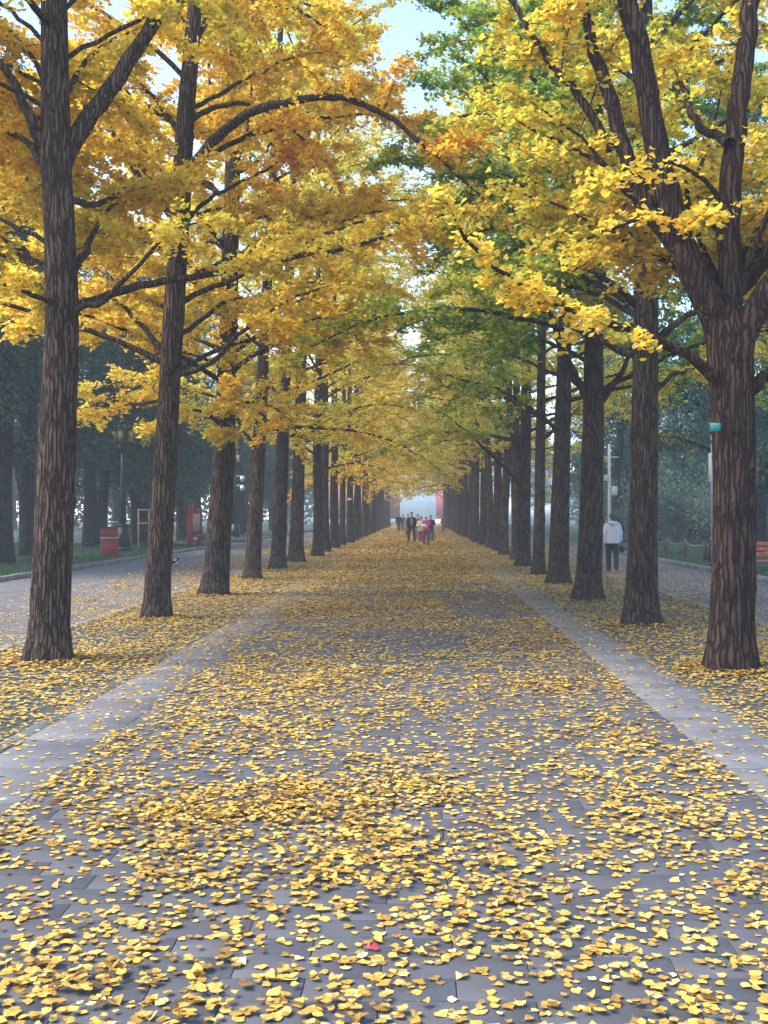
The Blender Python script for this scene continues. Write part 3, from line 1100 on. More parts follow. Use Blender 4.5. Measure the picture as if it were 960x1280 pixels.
v, f, nt = leaf_geo(np.zeros((2, 3)), np.array([[1, .3, .1], [-.6, .8, .2]]), np.array([[.2, -.5, 1], [-.3, -.4, 1.0]]), np.array([.036, .026]), True, np.array([.15, .1]))
m1 = MB(); m1.add(v, f)
tag(m1.build('red_leaf', 'red_leaf', None, False, (c[0], c[1], .012)), 'small crumpled red leaf among the yellow ones', 'leaf')

# ------------------------------------------------------------------ the ginkgo rows
#EXTRA_TREES
def row_trees():
    made = []
    # ---- left row, first tree
    d = 12.0
    g = Ginkgo(11, px(60, 825, d) * [1, 1, 0], 'bark', .082, False, 250, lambda p: .60 + .05 * (p[:, 2] > 6))
    g.make_trunk(P(d, (60, 825), (63, 740), (68, 640), (73, 520), (78, 400), (74, 280), (70, 200), (69, 100), (68, 0), (66, -160), (64, -420)),
                 [.255, .243, .236, .222, .205, .184, .18, .165, .155, .13, .05], 112, .055, .055, .9)
    g.limb(P((12, 11.6), (64, 202), (45, 165), (20, 108), (-8, 70), (-60, 20)), .075, .03, .75)
    g.limb(P((12, 12.4), (58, 212), (40, 185), (25, 172), (-20, 150)), .055, .02, .6)
    g.limb(P((12, 12.5), (76, 203), (108, 155), (160, 78), (215, -5), (270, -100)), .115, .06, .72)
    g.limb(P((12, 11.4), (88, 398), (110, 383), (132, 375), (160, 345), (200, 300), (238, 280)), .042, .014, .55, sub=.7, dens=.7)
    g.limb(P((12, 13.6), (90, 385), (140, 366), (190, 354), (260, 343), (340, 325), (430, 310), (500, 290), (555, 268)), .055, .016, .35, sub=.9)
    g.limb(P((11.9, 10.6), (70, 380), (40, 368), (5, 352), (-40, 335)), .035, .014, .3, sub=.6)
    g.limb(P((12, 13.5), (60, 345), (35, 320), (5, 300), (-50, 285)), .05, .015, .2)
    g.limb(P((12, 13.5), (88, 340), (105, 320), (112, 300), (130, 270), (150, 245)), .06, .015, .45, sub=.8)
    g.limb(P((12, 14.5), (84, 250), (120, 255), (170, 230), (230, 215)), .05, .015, .3)
    g.limb(P((12, 9.6), (60, 30), (40, 5), (15, -15), (-15, -20)), .05, .012, .5, sub=.8)
    g.limb(P((12, 14.6), (71, 150), (100, 85), (140, 50), (185, 30)), .045, .012, .2, sub=1.1)
    g.limb(P((12, 13.6), (66, 130), (45, 80), (15, 40), (-30, 20)), .04, .012, .25)
    g.random_limbs(20, 4.0, 10, 4.0, 2.6, azim=lambda a, z: math.sin(a) > -.15 and not (.35 < a % (2 * math.pi) < 1.45), dens=1.0, sub=1.1, r=.03)
    made.append(g.finish('stout ginkgo with deeply furrowed bark, the front trunk of the row beside the red bin'))
    # ---- second
    d = 16.9
    g = Ginkgo(12, px(195, 772, d) * [1, 1, 0], 'bark', .086, False, 270, lambda p: np.where(p[:, 2] > 7.0, .68 + .05 * np.clip(p[:, 0] + 3, 0, 3), .63))
    g.make_trunk(P(d, (195, 772), (200, 680), (206, 590), (212, 480), (218, 380), (226, 250), (231, 160), (239, 60), (246, -40), (250, -200)),
                 [.235, .215, .20, .185, .175, .165, .155, .135, .11, .04], 96, .06, .075, .9)
    g.limb(P((16.9, 15.6), (240, 210), (262, 180), (310, 142), (370, 125), (430, 122), (482, 145), (540, 190), (590, 235)), .095, .02, .4, sub=1.2)
    g.limb(P((16.9, 17.3), (238, 150), (270, 134), (310, 130), (350, 150), (400, 190)), .05, .016, .5)
    g.limb(P((16.9, 16.4), (217, 270), (180, 230), (150, 178), (118, 140), (80, 110)), .07, .025, .5)
    g.limb(P((16.9, 15.8), (218, 470), (245, 462), (272, 447), (300, 418), (345, 384), (400, 360)), .05, .018, .55, sub=.9)
    g.limb(P((16.9, 17.6), (208, 440), (180, 410), (155, 385), (120, 360), (60, 345)), .05, .016, .3)
    g.limb(P((16.9, 17.9), (205, 500), (170, 505), (140, 500), (105, 510)), .035, .012, .2, sub=.8)
    g.limb(P((16.9, 18.2), (235, 80), (250, 40), (275, 0), (300, -60)), .07, .03, .3)
    g.limb(P((16.9, 16.2), (247, -10), (310, -5), (385, 20), (440, 62)), .05, .012, .2, sub=1.15)
    g.limb(P((16.9, 18.4), (231, 175), (190, 120), (150, 85), (105, 60)), .05, .014, .2, sub=1.2)
    g.limb(P((16.9, 18.6), (223, 300), (180, 285), (135, 290), (85, 280)), .045, .014, .2, sub=1.2)
    g.random_limbs(26, 3.7, 12.5, 4.8, 2.8, azim=lambda a, z: z > 9 or math.sin(a) > -.1, sub=1.1)
    made.append(g.finish('slim ginkgo leaning towards the path, with a long arching limb over the paving'))
    # ---- third
    d = 21.8
    g = Ginkgo(13, px(268, 743, d) * [1, 1, 0], 'bark_dark', .098, -1, 310, .62)
    g.make_trunk(P(d, (268, 743), (273, 680), (279, 590), (283, 490), (286, 400), (288, 300), (291, 200), (294, 80), (296, -60), (298, -200)),
                 [.31, .275, .25, .225, .205, .19, .17, .15, .11, .04], 72, .05, .1, .9)
    g.limb(P((21.8, 20), (293, 462), (322, 440), (370, 420), (430, 405)), .05, .016, .4)
    g.limb(P((21.8, 20.5), (293, 440), (326, 418), (378, 400), (450, 380)), .05, .016, .4)
    g.limb(P((21.8, 19.5), (292, 330), (330, 295), (400, 267), (465, 264), (520, 272)), .065, .018, .4)
    g.limb(P((21.8, 20.5), (274, 528), (255, 515), (235, 512), (200, 500)), .04, .014, .4)
    g.limb(P((21.8, 22.5), (292, 470), (270, 455), (230, 440), (190, 430)), .05, .014, .4)
    g.limb(P((21.8, 23), (290, 255), (235, 215), (175, 190), (110, 165)), .06, .016, .25, sub=1.3)
    g.limb(P((21.8, 23), (287, 375), (235, 330), (180, 300), (125, 290)), .05, .016, .25, sub=1.3)
    for tx, ty, td in ((286, 505, 20.9), (279, 540, 21.0), (292, 480, 20.9)):
        g.limb(P((21.7, td), (285, ty + 8), (tx, ty), (tx - 4, ty + 6)), .02, .008, .0, sub=.42, gap=.10, dens=1.4)
    g.random_limbs(30, 3.8, 15, 5.0, 2.8, sub=1.15)
    made.append(g.finish('broad dark-barked ginkgo with a tuft of yellow leaves hanging round its trunk'))
    # ---- right row, first tree
    d = 11.3
    g = Ginkgo(21, px(913, 836, d) * [1, 1, 0], 'bark_red', .080, True, 112, .58)
    g.make_trunk(P(d, (913, 838), (915, 770), (918, 680), (918, 590), (916, 510), (913, 450), (912, 415), (913, 385)),
                 [.285, .26, .245, .245, .25, .265, .245, .16], 112, .06, .05, .8)
    gb = lambda pts, a, b, **k: g.limb(pts, a, b, sides=22, **k)
    gb(P((11.3, 11.2), (908, 440), (893, 395), (868, 345), (845, 280), (826, 215), (812, 130), (796, 50), (778, -30), (760, -120)), .165, .085, leaf_from=.72)
    gb(P((11.25, 11.5), (862, 335), (838, 300), (806, 255), (783, 190), (770, 150), (750, 85), (728, 10), (705, -60)), .10, .05, leaf_from=.6)
    gb(P((11.5, 11.7), (765, 186), (735, 140), (700, 92), (665, 45), (640, 5), (610, -40)), .055, .02, leaf_from=.35)
    gb(P((11.3, 11.6), (914, 410), (913, 340), (912, 260), (920, 160), (932, 60), (942, -40), (950, -150)), .13, .085, leaf_from=.6)
    gb(P((11.25, 11.0), (918, 450), (935, 405), (962, 362), (1010, 300), (1060, 200)), .16, .08, leaf_from=.4)
    gb(P((11.3, 11.0), (925, 500), (945, 483), (975, 465), (1030, 450)), .09, .03, leaf_from=.4)
    g.limb(P((11.15, 9.8), (892, 470), (862, 443), (828, 430), (792, 412), (735, 392), (690, 380), (640, 352), (600, 318), (572, 280)), .06, .016, .3, sub=.55, dens=1.1, gap=.22)
    g.limb(P((11.2, 10.6), (838, 262), (805, 270), (765, 285), (725, 300)), .03, .01, .2, sub=.25, gap=.3, dens=.8)
    g.limb(P((11.2, 10.3), (905, 255), (880, 225), (840, 205), (800, 215), (770, 225)), .03, .01, .3, sub=.25, gap=.3, dens=.8)
    g.limb(P((11.3, 13.4), (915, 300), (880, 270), (830, 245), (760, 200)), .05, .014, .4)
    g.limb(P((11.3, 13.6), (912, 180), (870, 150), (850, 100), (800, 60)), .06, .014, .4)
    g.random_limbs(15, 4.4, 5.6, 3.6, 3.6, elev0=(30, 60), elev1=(45, 75), azim=not_to_camera, dens=1.0)
    made.append(g.finish('massive reddish ginkgo trunk forking into three heavy limbs, in front of the bench'))
    # ---- second
    d = 15.9
    g = Ginkgo(22, px(801, 780, d) * [1, 1, 0], 'bark_dark', .082, False, 210, lambda p: .34 + .24 * np.clip((p[:, 0] - 2.6) / 1.5, 0, 1))
    g.make_trunk(P(d, (801, 781), (803, 700), (805, 610), (806, 500), (807, 400), (807, 300), (808, 200), (808, 60), (808, -100)),
                 [.29, .245, .225, .215, .20, .175, .155, .12, .06], 80, .06, .08, .9)
    g.limb(P((15.9, 17.5), (818, 490), (840, 470), (870, 460), (930, 440)), .045, .014, .3)
    g.limb(P((15.9, 14.5), (795, 380), (760, 350), (700, 330), (640, 335), (580, 350)), .06, .016, .4)
    g.limb(P((15.9, 14.8), (815, 290), (850, 260), (880, 200), (900, 120)), .06, .016, .4)
    g.random_limbs(26, 3.8, 12.5, 4.8, 2.8, azim=not_low_to_camera, sub=1.1)
    made.append(g.finish('straight ginkgo with near-black bark standing right of the walking man'))
    # ---- third
    d = 20.4
    g = Ginkgo(23, px(735, 750, d) * [1, 1, 0], 'bark_dark', .092, -1, 230, .24)
    g.make_trunk(P(d, (735, 751), (738, 680), (740, 600), (742, 520), (742, 440), (744, 360), (746, 250), (748, 100), (750, -60)),
                 [.30, .26, .235, .22, .205, .17, .145, .11, .05], 64, .05, .1, .9)
    g.limb(P((20.4, 19.6), (732, 490), (715, 464), (700, 430), (690, 395), (670, 350)), .10, .03, .45)
    g.limb(P((20.4, 20.8), (752, 500), (768, 478), (785, 445), (800, 400)), .07, .03, .5)
    g.limb(P((20.4, 18.6), (738, 300), (690, 215), (668, 180), (640, 130), (600, 90)), .07, .02, .35)
    g.limb(P((20.4, 21), (746, 240), (690, 130), (630, 65), (560, 15)), .07, .018, .3, sub=1.3)
    g.random_limbs(30, 4.0, 15, 5.0, 2.8, sub=1.15)
    made.append(g.finish('ginkgo with mostly green leaves, its dark trunk just beside the walking man'))
    return made

near = row_trees()

# middle trees: one builder, each its own
MID = [  # x of base, y of base, radius px at base, lean px at y=500, bark, tint, label
    (315, 724, 12, 15, 'bark', .55, 'narrow ginkgo with a crooked low limb, between the dark trunk and the camera lamp post'),
    (347, 712, 11.5, 10, 'bark_dark', .50, 'fifth ginkgo from the front on the bin side, yellow-green leaves hanging low'),
    (370, 702, 11, 6, 'bark', .50, 'sixth ginkgo from the front on the bin side, thick grey trunk'),
    (698, 730, 15.5, 8, 'bark_dark', .32, 'thick dark ginkgo fourth in the row beside the walking man'),
    (673, 718, 9, 4, 'bark_dark', .54, 'thin ginkgo fifth in the row beside the walking man, a knot on its trunk'),
    (654, 708, 11, 4, 'bark_dark', .40, 'dark ginkgo sixth in its row with low limbs forking over the path'),
]
for k, (bx, by, wpx, lean, bk, tint, lab) in enumerate(MID):
    d = F * CAM_H / (by - VY)
    g = Ginkgo(40 + k, px(bx, by, d) * [1, 1, 0], bk, .105, -1, 132, tint)
    s = d / F
    top = 19.0
    X0 = (bx - VX) * s
    l = lean * s / 6.0
    pts = [np.array([X0 + l * z, d, z]) for z in (0, .8, 2, 3.5, 5, 7.5, 10, 13, 16, top)]
    r0 = wpx * s
    g.make_trunk(pts, [r0, r0 * .88, r0 * .80, r0 * .74, r0 * .68, r0 * .58, r0 * .48, r0 * .36, r0 * .24, .03], 40, .04, .16, .8)
    if k == 0:
        g.limb(P((d, d - .5), (319, 575), (315, 552), (302, 535), (294, 505), (288, 480)), .055, .02, .6)
    if k == 5:
        g.limb(P((d, d - 1.5), (650, 605), (632, 585), (600, 555), (560, 520)), .07, .02, .5)
        g.limb(P((d, d - .5), (652, 570), (640, 545), (625, 520)), .08, .03, .5)
    g.random_limbs(28, 3.6, 18, 5.2, 2.6, elev0=(0, 30), sub=1.15)
    near.append(g.finish(lab))

# far trees: four models, copied down both rows
models = []
for k in range(4):
    g = Ginkgo(70 + k, (0, 0, 0), ('bark_dark', 'bark', 'bark_dark', 'bark')[k], .135, -1, 115, (.60, .48, .64, .56)[k], .12)
    r0 = (.27, .24, .29, .25)[k]
    rr = np.random.default_rng(k)
    lx, ly = rr.normal(0, .015, 2)
    pts = [np.array([lx * z + .03 * math.sin(z + k), ly * z, z]) for z in (0, .8, 2, 3.5, 5, 7.5, 10, 13.5, 17, 20.5)]
    g.make_trunk(pts, [r0, r0 * .88, r0 * .8, r0 * .74, r0 * .68, r0 * .58, r0 * .48, r0 * .36, r0 * .24, .03], 22, 0, .3, .8)
    g.random_limbs(28, 3.7, 19.5, 5.4, 2.8, elev0=(4, 32), gap=.36, sub=1.2)
    models.append(g)
roots = []
pos = []
for k in range(22):
    pos.append((-1, 42.0 + 4.95 * k, k))
    pos.append((1, 38.5 + 4.75 * k, k))
rr = np.random.default_rng(99)
for i, (sd_, yy, k) in enumerate(pos):
    if yy > 148:
        continue
    xx = (-4.05 if sd_ < 0 else 3.62) + rr.normal(0, .09)
    lab = f"{NTH[k + 6]} ginkgo from the front in the row on the {'red bin' if sd_ < 0 else 'bench'} side of the path"
    mi = (k * 3 + (0 if sd_ < 0 else 2)) % 4
    shift = rr.normal(0, .07) + .06 * (yy > 70) + (.02 if sd_ < 0 else -.06)
    if i < 4:
        g = models[i]
        g.base = np.array([xx, yy, 0])
        root = g.finish(lab)
        roots.append(root)
        root['model'] = i
    else:
        root = copy_tree(roots[mi], (xx, yy, 0), rr.uniform(0, 6.28), rr.uniform(.92, 1.08), shift)
        root['label'] = lab

# ------------------------------------------------------------------ evergreens and shrubs behind
def evergreen_meshes(seed, h, r0, fork, spread, n, bare):
    r = np.random.default_rng(seed)
    lean = r.normal(0, .05, 2)
    tr = MB()
    zs = np.linspace(0, h * .93, 12)
    pts = np.stack([lean[0] * zs + .12 * np.sin(zs * .7 + seed), lean[1] * zs, zs], 1)
    tr.tube(smooth_path(pts, .5), lerp_along([r0 * 1.3, r0, r0 * .85, r0 * .6, r0 * .35, .03], len(smooth_path(pts, .5))), 12)
    limbs = []
    cl = []
    for k in range(26):
        f = (k + r.random()) / 26
        z = bare + (h - bare) * f
        a = k * 2.4 + r.normal(0, .3)
        L = spread * (1.0 - .62 * f) * r.uniform(.7, 1.15)
        p = np.array([np.interp(z, zs, pts[:, i]) for i in range(3)])
        e = r.uniform(.15, .7)
        q = [p, p + L * .5 * np.array([math.cos(a), math.sin(a), e]), p + L * np.array([math.cos(a), math.sin(a), e * .8])]
        lm = MB(); lm.tube(smooth_path(q, .5), lerp_along([r0 * .28 * (1 - .6 * f), .015], len(smooth_path(q, .5))), 5)
        limbs.append(lm)
        q = smooth_path(q, .3)
        for t in np.linspace(.25, 1, 9):
            i = min(len(q) - 1, int(t * len(q)))
            cl.append(q[i] + r.normal(0, .28, 3) * [1, 1, .6])
    if fork:
        q = np.array([[0, 0, .5], [fork * .5, .2, 2.0], [fork, .3, 4.2], [fork * 1.3, .4, 7]])
        lm = MB(); q = smooth_path(q, .4); lm.tube(q, lerp_along([r0 * .7, r0 * .5, r0 * .3, .05], len(q)), 9)
        limbs.append(lm)
        for t in range(18):
            cl.append(q[-1] + r.normal(0, .9, 3))
    cl = np.array(cl)
    m = len(cl) * n
    idx = np.repeat(np.arange(len(cl)), n)
    p = cl[idx] + r.normal(0, 1, (m, 3)) * [.34, .34, .30]
    # hanging sprays
    d = np.stack([r.normal(0, .5, m), r.normal(0, .5, m), r.normal(-.7, .5, m)], 1)
    d = unit(d)
    s = unit(np.cross(d, r.normal(0, 1, (m, 3))))
    L = r.uniform(.10, .26, m)[:, None]
    W = r.uniform(.025, .06, m)[:, None]
    v = np.stack([p, p + d * L * .5 + s * W, p + d * L, p + d * L * .5 - s * W], 1).reshape(-1, 3)
    fo = MB()
    fo.add(v, (np.arange(m)[:, None] * 4 + np.arange(4)[None]), np.clip(r.beta(2, 2.5, m) + .5 * (vnoise(p[:, 0], p[:, 1], p[:, 2]) - .5), 0, 1))
    return (tr.mesh('trunk', 'bark_cypress', True), [l.mesh('limb', 'bark_cypress', True) for l in limbs if l is not None], fo.mesh('foliage', 'needle'))


EV = [evergreen_meshes(1, 13.5, .25, 0, 2.9, 75, 2.6), evergreen_meshes(2, 15.5, .28, 1.6, 3.2, 75, 2.9),
      evergreen_meshes(3, 12.0, .22, -1.3, 2.8, 75, 2.2), evergreen_meshes(4, 16.5, .30, 0, 3.4, 75, 3.3)]


def evergreen(k, loc, rz, sc, label, shift=0.0, group='evergreens behind the kerb lawn'):
    root = thing('cypress_tree', label, 'tree', loc, rz, group)
    root.scale = (sc,) * 3
    link('trunk', EV[k][0], root)
    for m in EV[k][1][::1]:
        link('limb', m, root)
    f = tag(link('foliage', EV[k][2], root), kind='stuff')
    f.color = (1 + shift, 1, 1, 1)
    return root


EV_L = [  # pixel x of the base, distance, model, label
    (8, 34, 3, 'dark cypress behind the lawn, left of the front ginkgo trunk'),
    (33, 40, 1, 'dark cypress with a leaning fork showing beside the front ginkgo trunk'),
    (110, 50, 3, 'tall black-trunked cypress directly behind the red bin'),
    (130, 55, 0, 'cypress with a reddish trunk just behind the lantern post and bin'),
    (172, 57, 1, 'forked cypress behind the lantern post'),
    (187, 53, 2, 'cypress standing behind the timber sign frame'),
    (226, 66, 0, 'hazy cypress behind the red notice board'),
    (231, 78, 2, 'slim hazy cypress just past the red notice board'),
    (300, 84, 3, 'hazy cypress behind the lamp post with cameras'),
    (308, 96, 1, 'pale blue cypress far behind the lamp post with cameras'),
    (338, 104, 0, 'pale hazy cypress between the fourth and fifth ginkgo trunks'),
]
for i, (x, d, k, lab) in enumerate(EV_L):
    evergreen(k, px(x, 0, d) * [1, 1, 0], i * 1.3, 1.0, lab)
rv = np.random.default_rng(5)
BACK = [(-15.5, 29), (-19, 36), (-16.5, 62), (-21, 45), (-16, 76), (-20.5, 55), (-17.5, 33)]
for i in range(34):
    d = rv.uniform(30, 130)
    x = -rv.uniform(16, 44) if d < 70 else -rv.uniform(13, 50)
    if x / d < -.56:
        continue
    if (d < 50 and abs(x + .283 * d) < 3.8) or (d < 74 and abs(x + .176 * d) < 3.6):
        continue
    BACK.append((x, d))
for i, (x, d) in enumerate(BACK):
    evergreen(i % 4, (x, d, 0), rv.uniform(0, 6.3), 1.3 if i < 7 else rv.uniform(.85, 1.15), 'shaded cypress deep in the grove behind the bin-side lawn', 0, 'cypress grove on the bin side')
# the other side: lighter, hazier
EV_R = [
    (897, 36, 3, 'cypress with a bare crooked low limb, half hidden by the massive ginkgo'),
    (952, 44, 0, 'thin leaning cypress rising behind the bench'),
    (880, 70, 1, 'hazy cypress behind the chain fence posts'),
    (772, 63, 1, 'hazy cypress rising behind the white equipment pole'),
    (748, 78, 3, 'tall hazy cypress past the white equipment pole'),
    (838, 82, 0, 'hazy cypress above the pale shrubs past the chain fence'),
]
for i, (x, d, k, lab) in enumerate(EV_R):
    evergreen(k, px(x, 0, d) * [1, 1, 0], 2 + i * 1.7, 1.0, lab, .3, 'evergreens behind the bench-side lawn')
rv = np.random.default_rng(15)
for i in range(26):
    d = rv.uniform(58, 135)
    x = rv.uniform(12, 46)
    if x / d > .48:
        continue
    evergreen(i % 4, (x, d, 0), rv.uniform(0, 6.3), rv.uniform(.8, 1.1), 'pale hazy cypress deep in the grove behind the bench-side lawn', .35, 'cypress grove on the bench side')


def shrub_mesh(seed, w, h, n, lf=.07):
    r = np.random.default_rng(seed)
    m = n
    cen = r.normal(0, 1, (26, 3)) * [w * .36, w * .30, h * .22] + [0, 0, h * .55]
    idx = r.integers(0, 26, m)
    p = cen[idx] + r.normal(0, 1, (m, 3)) * [w * .11, w * .11, h * .10]
    p[:, 2] = np.abs(p[:, 2]) + .05
    d = unit(r.normal(0, 1, (m, 3)) + [0, 0, .2]); nr = r.normal(0, 1, (m, 3)) + [0, 0, 1]
    v, f, nt = leaf_geo(p, d, nr, lf * r.uniform(.6, 1.3, m), False)
    mb = MB(); mb.add(v, f, np.repeat(np.clip(r.beta(2, 2, m) + .3 * (p[:, 2] / h - .5), 0, 1), nt))
    st = MB()
    for k in range(9):
        c = cen[k]
        st.tube([(c[0] * .2, c[1] * .2, 0), (c[0] * .6, c[1] * .6, c[2] * .6), tuple(c)], [.03, .02, .008], 5)
    return st.mesh('stem', 'twig', True), mb.mesh('foliage', 'shrub')


SH = [shrub_mesh(1, 3.2, 3.4, 5000, .12), shrub_mesh(2, 2.6, 2.4, 4200, .11), shrub_mesh(3, 3.8, 4.4, 6000, .13)]


def shrub(k, loc, sc, rz, label, shift, group=None):
    root = thing('shrub', label, 'shrub', loc, rz, group)
    root.scale = (sc,) * 3
    link('stem', SH[k][0], root)
    f = tag(link('foliage', SH[k][1], root), kind='stuff')
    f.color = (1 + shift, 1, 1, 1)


for i, (x, d, k, sh, lab) in enumerate([
        (835, 58, 2, .45, 'pale grey-green bush behind the chain fence, next to the dark ginkgo trunk'),
        (862, 60, 0, .45, 'pale leafy bush above the middle fence post'),
        (884, 62, 2, .35, 'grey-green bush close to the massive ginkgo trunk'),
        (780, 64, 0, .15, 'blue-green bush behind the white pole'),
        (950, 56, 1, .1, 'dull green bush behind the bench'),
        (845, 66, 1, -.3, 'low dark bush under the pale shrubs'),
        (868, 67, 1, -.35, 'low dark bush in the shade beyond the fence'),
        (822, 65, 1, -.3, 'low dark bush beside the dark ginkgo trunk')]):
    shrub(k, px(x, 0, d) * [1, 1, 0], 1.0, i, lab, sh, 'shrubs past the chain fence')


def treeline(x0, y0, x1, y1, n, h, seed, mat, shift):
    """The far wood behind both lawns, one mass."""
    r = np.random.default_rng(seed)
    t = r.random(n)
    c = 120
    cx = r.random(c); chh = r.uniform(.5, 1.0, c)
    idx = r.integers(0, c, n)
    z = h * chh[idx] * r.random(n) ** .7
    t = cx[idx] + r.normal(0, .012, n)
    p = np.stack([x0 + (x1 - x0) * t + r.normal(0, 1.0, n), y0 + (y1 - y0) * t + r.normal(0, 1.0, n), z], 1)
    d = unit(r.normal(0, 1, (n, 3))); nr = r.normal(0, 1, (n, 3))
    v, f, nt = leaf_geo(p, d, nr, r.uniform(.3, .7, n), False)
    mb = MB(); mb.add(v, f, np.repeat(np.clip(r.beta(2, 2, n) + shift, 0, 1), nt))
    return mb


tag(treeline(-60, 70, -15.5, 178, 30000, 15, 1, 'needle', 0).build('treeline', 'needle'), 'far hazy wood closing off the lawn on the bin side', None, None, 'stuff')
tag(treeline(24, 166, 62, 70, 26000, 14, 2, 'needle', .2).build('treeline', 'needle'), 'far hazy wood closing off the lawn on the bench side', None, None, 'stuff')

# ------------------------------------------------------------------ gateway and building at the far end
def red_wall(x0, x1, y, label):
    w = thing('red_wall', label, 'wall', ((x0 + x1) / 2, y, 0))
    L = x1 - x0
    MB().box((0, 0, .45), (L + .1, 1.1, .9)).build('plinth', 'white_wall', w)
    MB().box((0, 0, 4.1), (L, .8, 6.4)).build('plaster', 'red_wall', w)
    cp = MB().box((0, 0, 7.42), (L + .2, 1.5, .24)).box((0, 0, 7.72), (L + .1, 1.0, .36), taper=.8)
    cp.build('coping', 'roof_tile', w)
    tl = MB()
    for k in range(int(L / .5)):
        tl.tube([(-L / 2 + .25 + k * .5, -.8, 7.56), (-L / 2 + .25 + k * .5, -.1, 7.95)], [.09, .09], 6)
    tag(tl.build('roof_tiles', 'roof_tile', w), kind='stuff')
    return w


red_wall(-14.5, -2.9, 170, 'red plastered wall on the bin side of the bright far opening')
red_wall(3.0, 9.5, 170, 'red plastered wall on the bench side of the bright far opening')
pw = thing('pale_wall', 'pale hazy wall beyond the trunks, past the end of the bench-side red wall', 'wall', (22, 172, 0))
MB().box((0, 0, 2.3), (24.5, .6, 4.6)).build('plaster', 'white_wall', pw)
MB().box((0, 0, 4.75), (24.9, 1.1, .3)).build('coping', 'roof_tile', pw)
hb = thing('pale_hall', 'pale hazy hall glimpsed through the gap between the red walls', 'building', (0, 235, 0))
MB().box((0, 0, 7), (60, 12, 14)).build('wall', 'white_wall', hb)
MB().box((0, 0, 14.4), (64, 16, .8)).box((0, 0, 16.3), (62, 12, 3), taper=.7).build('roof', 'roof_tile', hb)

# ------------------------------------------------------------------ street furniture
def lantern(parent, x, y, z, s=1.0):
    l = MB().box((x, y, z - .02 * s), (.30 * s, .30 * s, .06 * s)).box((x, y, z + .60 * s), (.30 * s, .30 * s, .05 * s))
    for a in (-1, 1):
        for b in (-1, 1):
            l.box((x + a * .125 * s, y + b * .125 * s, z + .29 * s), (.03 * s, .03 * s, .58 * s))
    for a in (-1, 1):
        l.box((x + a * .14 * s, y, z + .29 * s), (.012 * s, .016 * s, .56 * s)).box((x, y + a * .14 * s, z + .29 * s), (.016 * s, .012 * s, .56 * s))
    o = l.build('lantern', 'black_iron', parent)
    MB().box((x, y, z + .29 * s), (.235 * s, .235 * s, .54 * s)).build('glass', 'lantern_glass', o)
    MB().box((x, y, z + .70 * s), (.40 * s, .40 * s, .16 * s), taper=.35).box((x, y, z + .84 * s), (.07 * s, .07 * s, .14 * s), taper=.3).build('cap', 'black_iron', o)


b = px(154, 691, 45)
lp = thing('lamp_post', 'black lamp post carrying square amber lanterns, behind the red bin', 'street lamp', (b[0], b[1], .04))
MB().box((0, 0, .12), (.74, .74, .24)).box((0, 0, .68), (.56, .56, .9), taper=.78).box((0, 0, 1.18), (.46, .46, .1)).build('plinth', 'black_iron', lp)
MB().tube([(0, 0, 1.2), (0, 0, 2.8), (0, 0, 4.75)], [.14, .12, .10], 12).build('pole', 'black_iron', lp, True)
MB().box((0, 0, 4.68), (.86, .08, .07)).box((0, 0, 4.68), (.08, .86, .07)).box((0, 0, 4.5), (.3, .3, .28), taper=1.6).build('bracket', 'black_iron', lp)
for a, c in ((-.34, 0), (.34, 0), (0, -.34), (0, .34)):
    lantern(lp, a, c, 4.75, .95)
lantern(lp, 0, 0, 5.0, .95)
MB().box((.34, -.1, 1.10), (.16, .06, .12)).box((.22, -.1, 1.10), (.14, .04, .04)).build('junction_box', 'black_iron', lp)

b = px(293.5, 673, 72)
lp = thing('lamp_post', 'dark lamp post with two white dome cameras, beyond the notice board', 'street lamp', (b[0], b[1], .0))
MB().box((0, 0, .5), (.75, .75, 1.0), taper=.7).box((0, 0, .08), (.9, .9, .16)).build('plinth', 'black_iron', lp)
MB().tube([(0, 0, 1.0), (0, 0, 5.2)], [.2, .15], 12).build('pole', 'black_iron', lp, True)
MB().box((0, 0, 5.2), (.7, .7, .08)).build('bracket', 'black_iron', lp)
for a in (-.25, .25):
    lantern(lp, a, 0, 5.28, 1.0)
for (z, nm) in ((4.05, 'upper'), (3.4, 'lower')):
    c = thing('security_camera', f'{nm} white dome camera on the dark lamp post', 'camera', (b[0] + .12, b[1] - .1, z), 0, 'dome cameras on the lamp post')
    MB().tube([(0, 0, .25), (.2, 0, .3), (.42, 0, .28)], [.035, .035, .035], 7).build('arm', 'white_paint', c, True)
    MB().tube([(.42, 0, .30), (.42, 0, .12), (.42, 0, .05)], [.10, .17, .19], 12).build('housing', 'white_paint', c, True)
    MB().ball((.42, 0, .02), (.16, .16, .18)).build('dome', 'grey_metal', c, True)
c = thing('equipment_box', 'slim white box fixed to the dark lamp post below its lantern', 'box', (b[0] - .26, b[1] - .05, 2.6))
MB().box((0, 0, .7), (.18, .16, 1.4), bev=.01).build('case', 'white_paint', c)
MB().box((.11, 0, .5), (.06, .06, .06)).build('clamp', 'grey_metal', c)

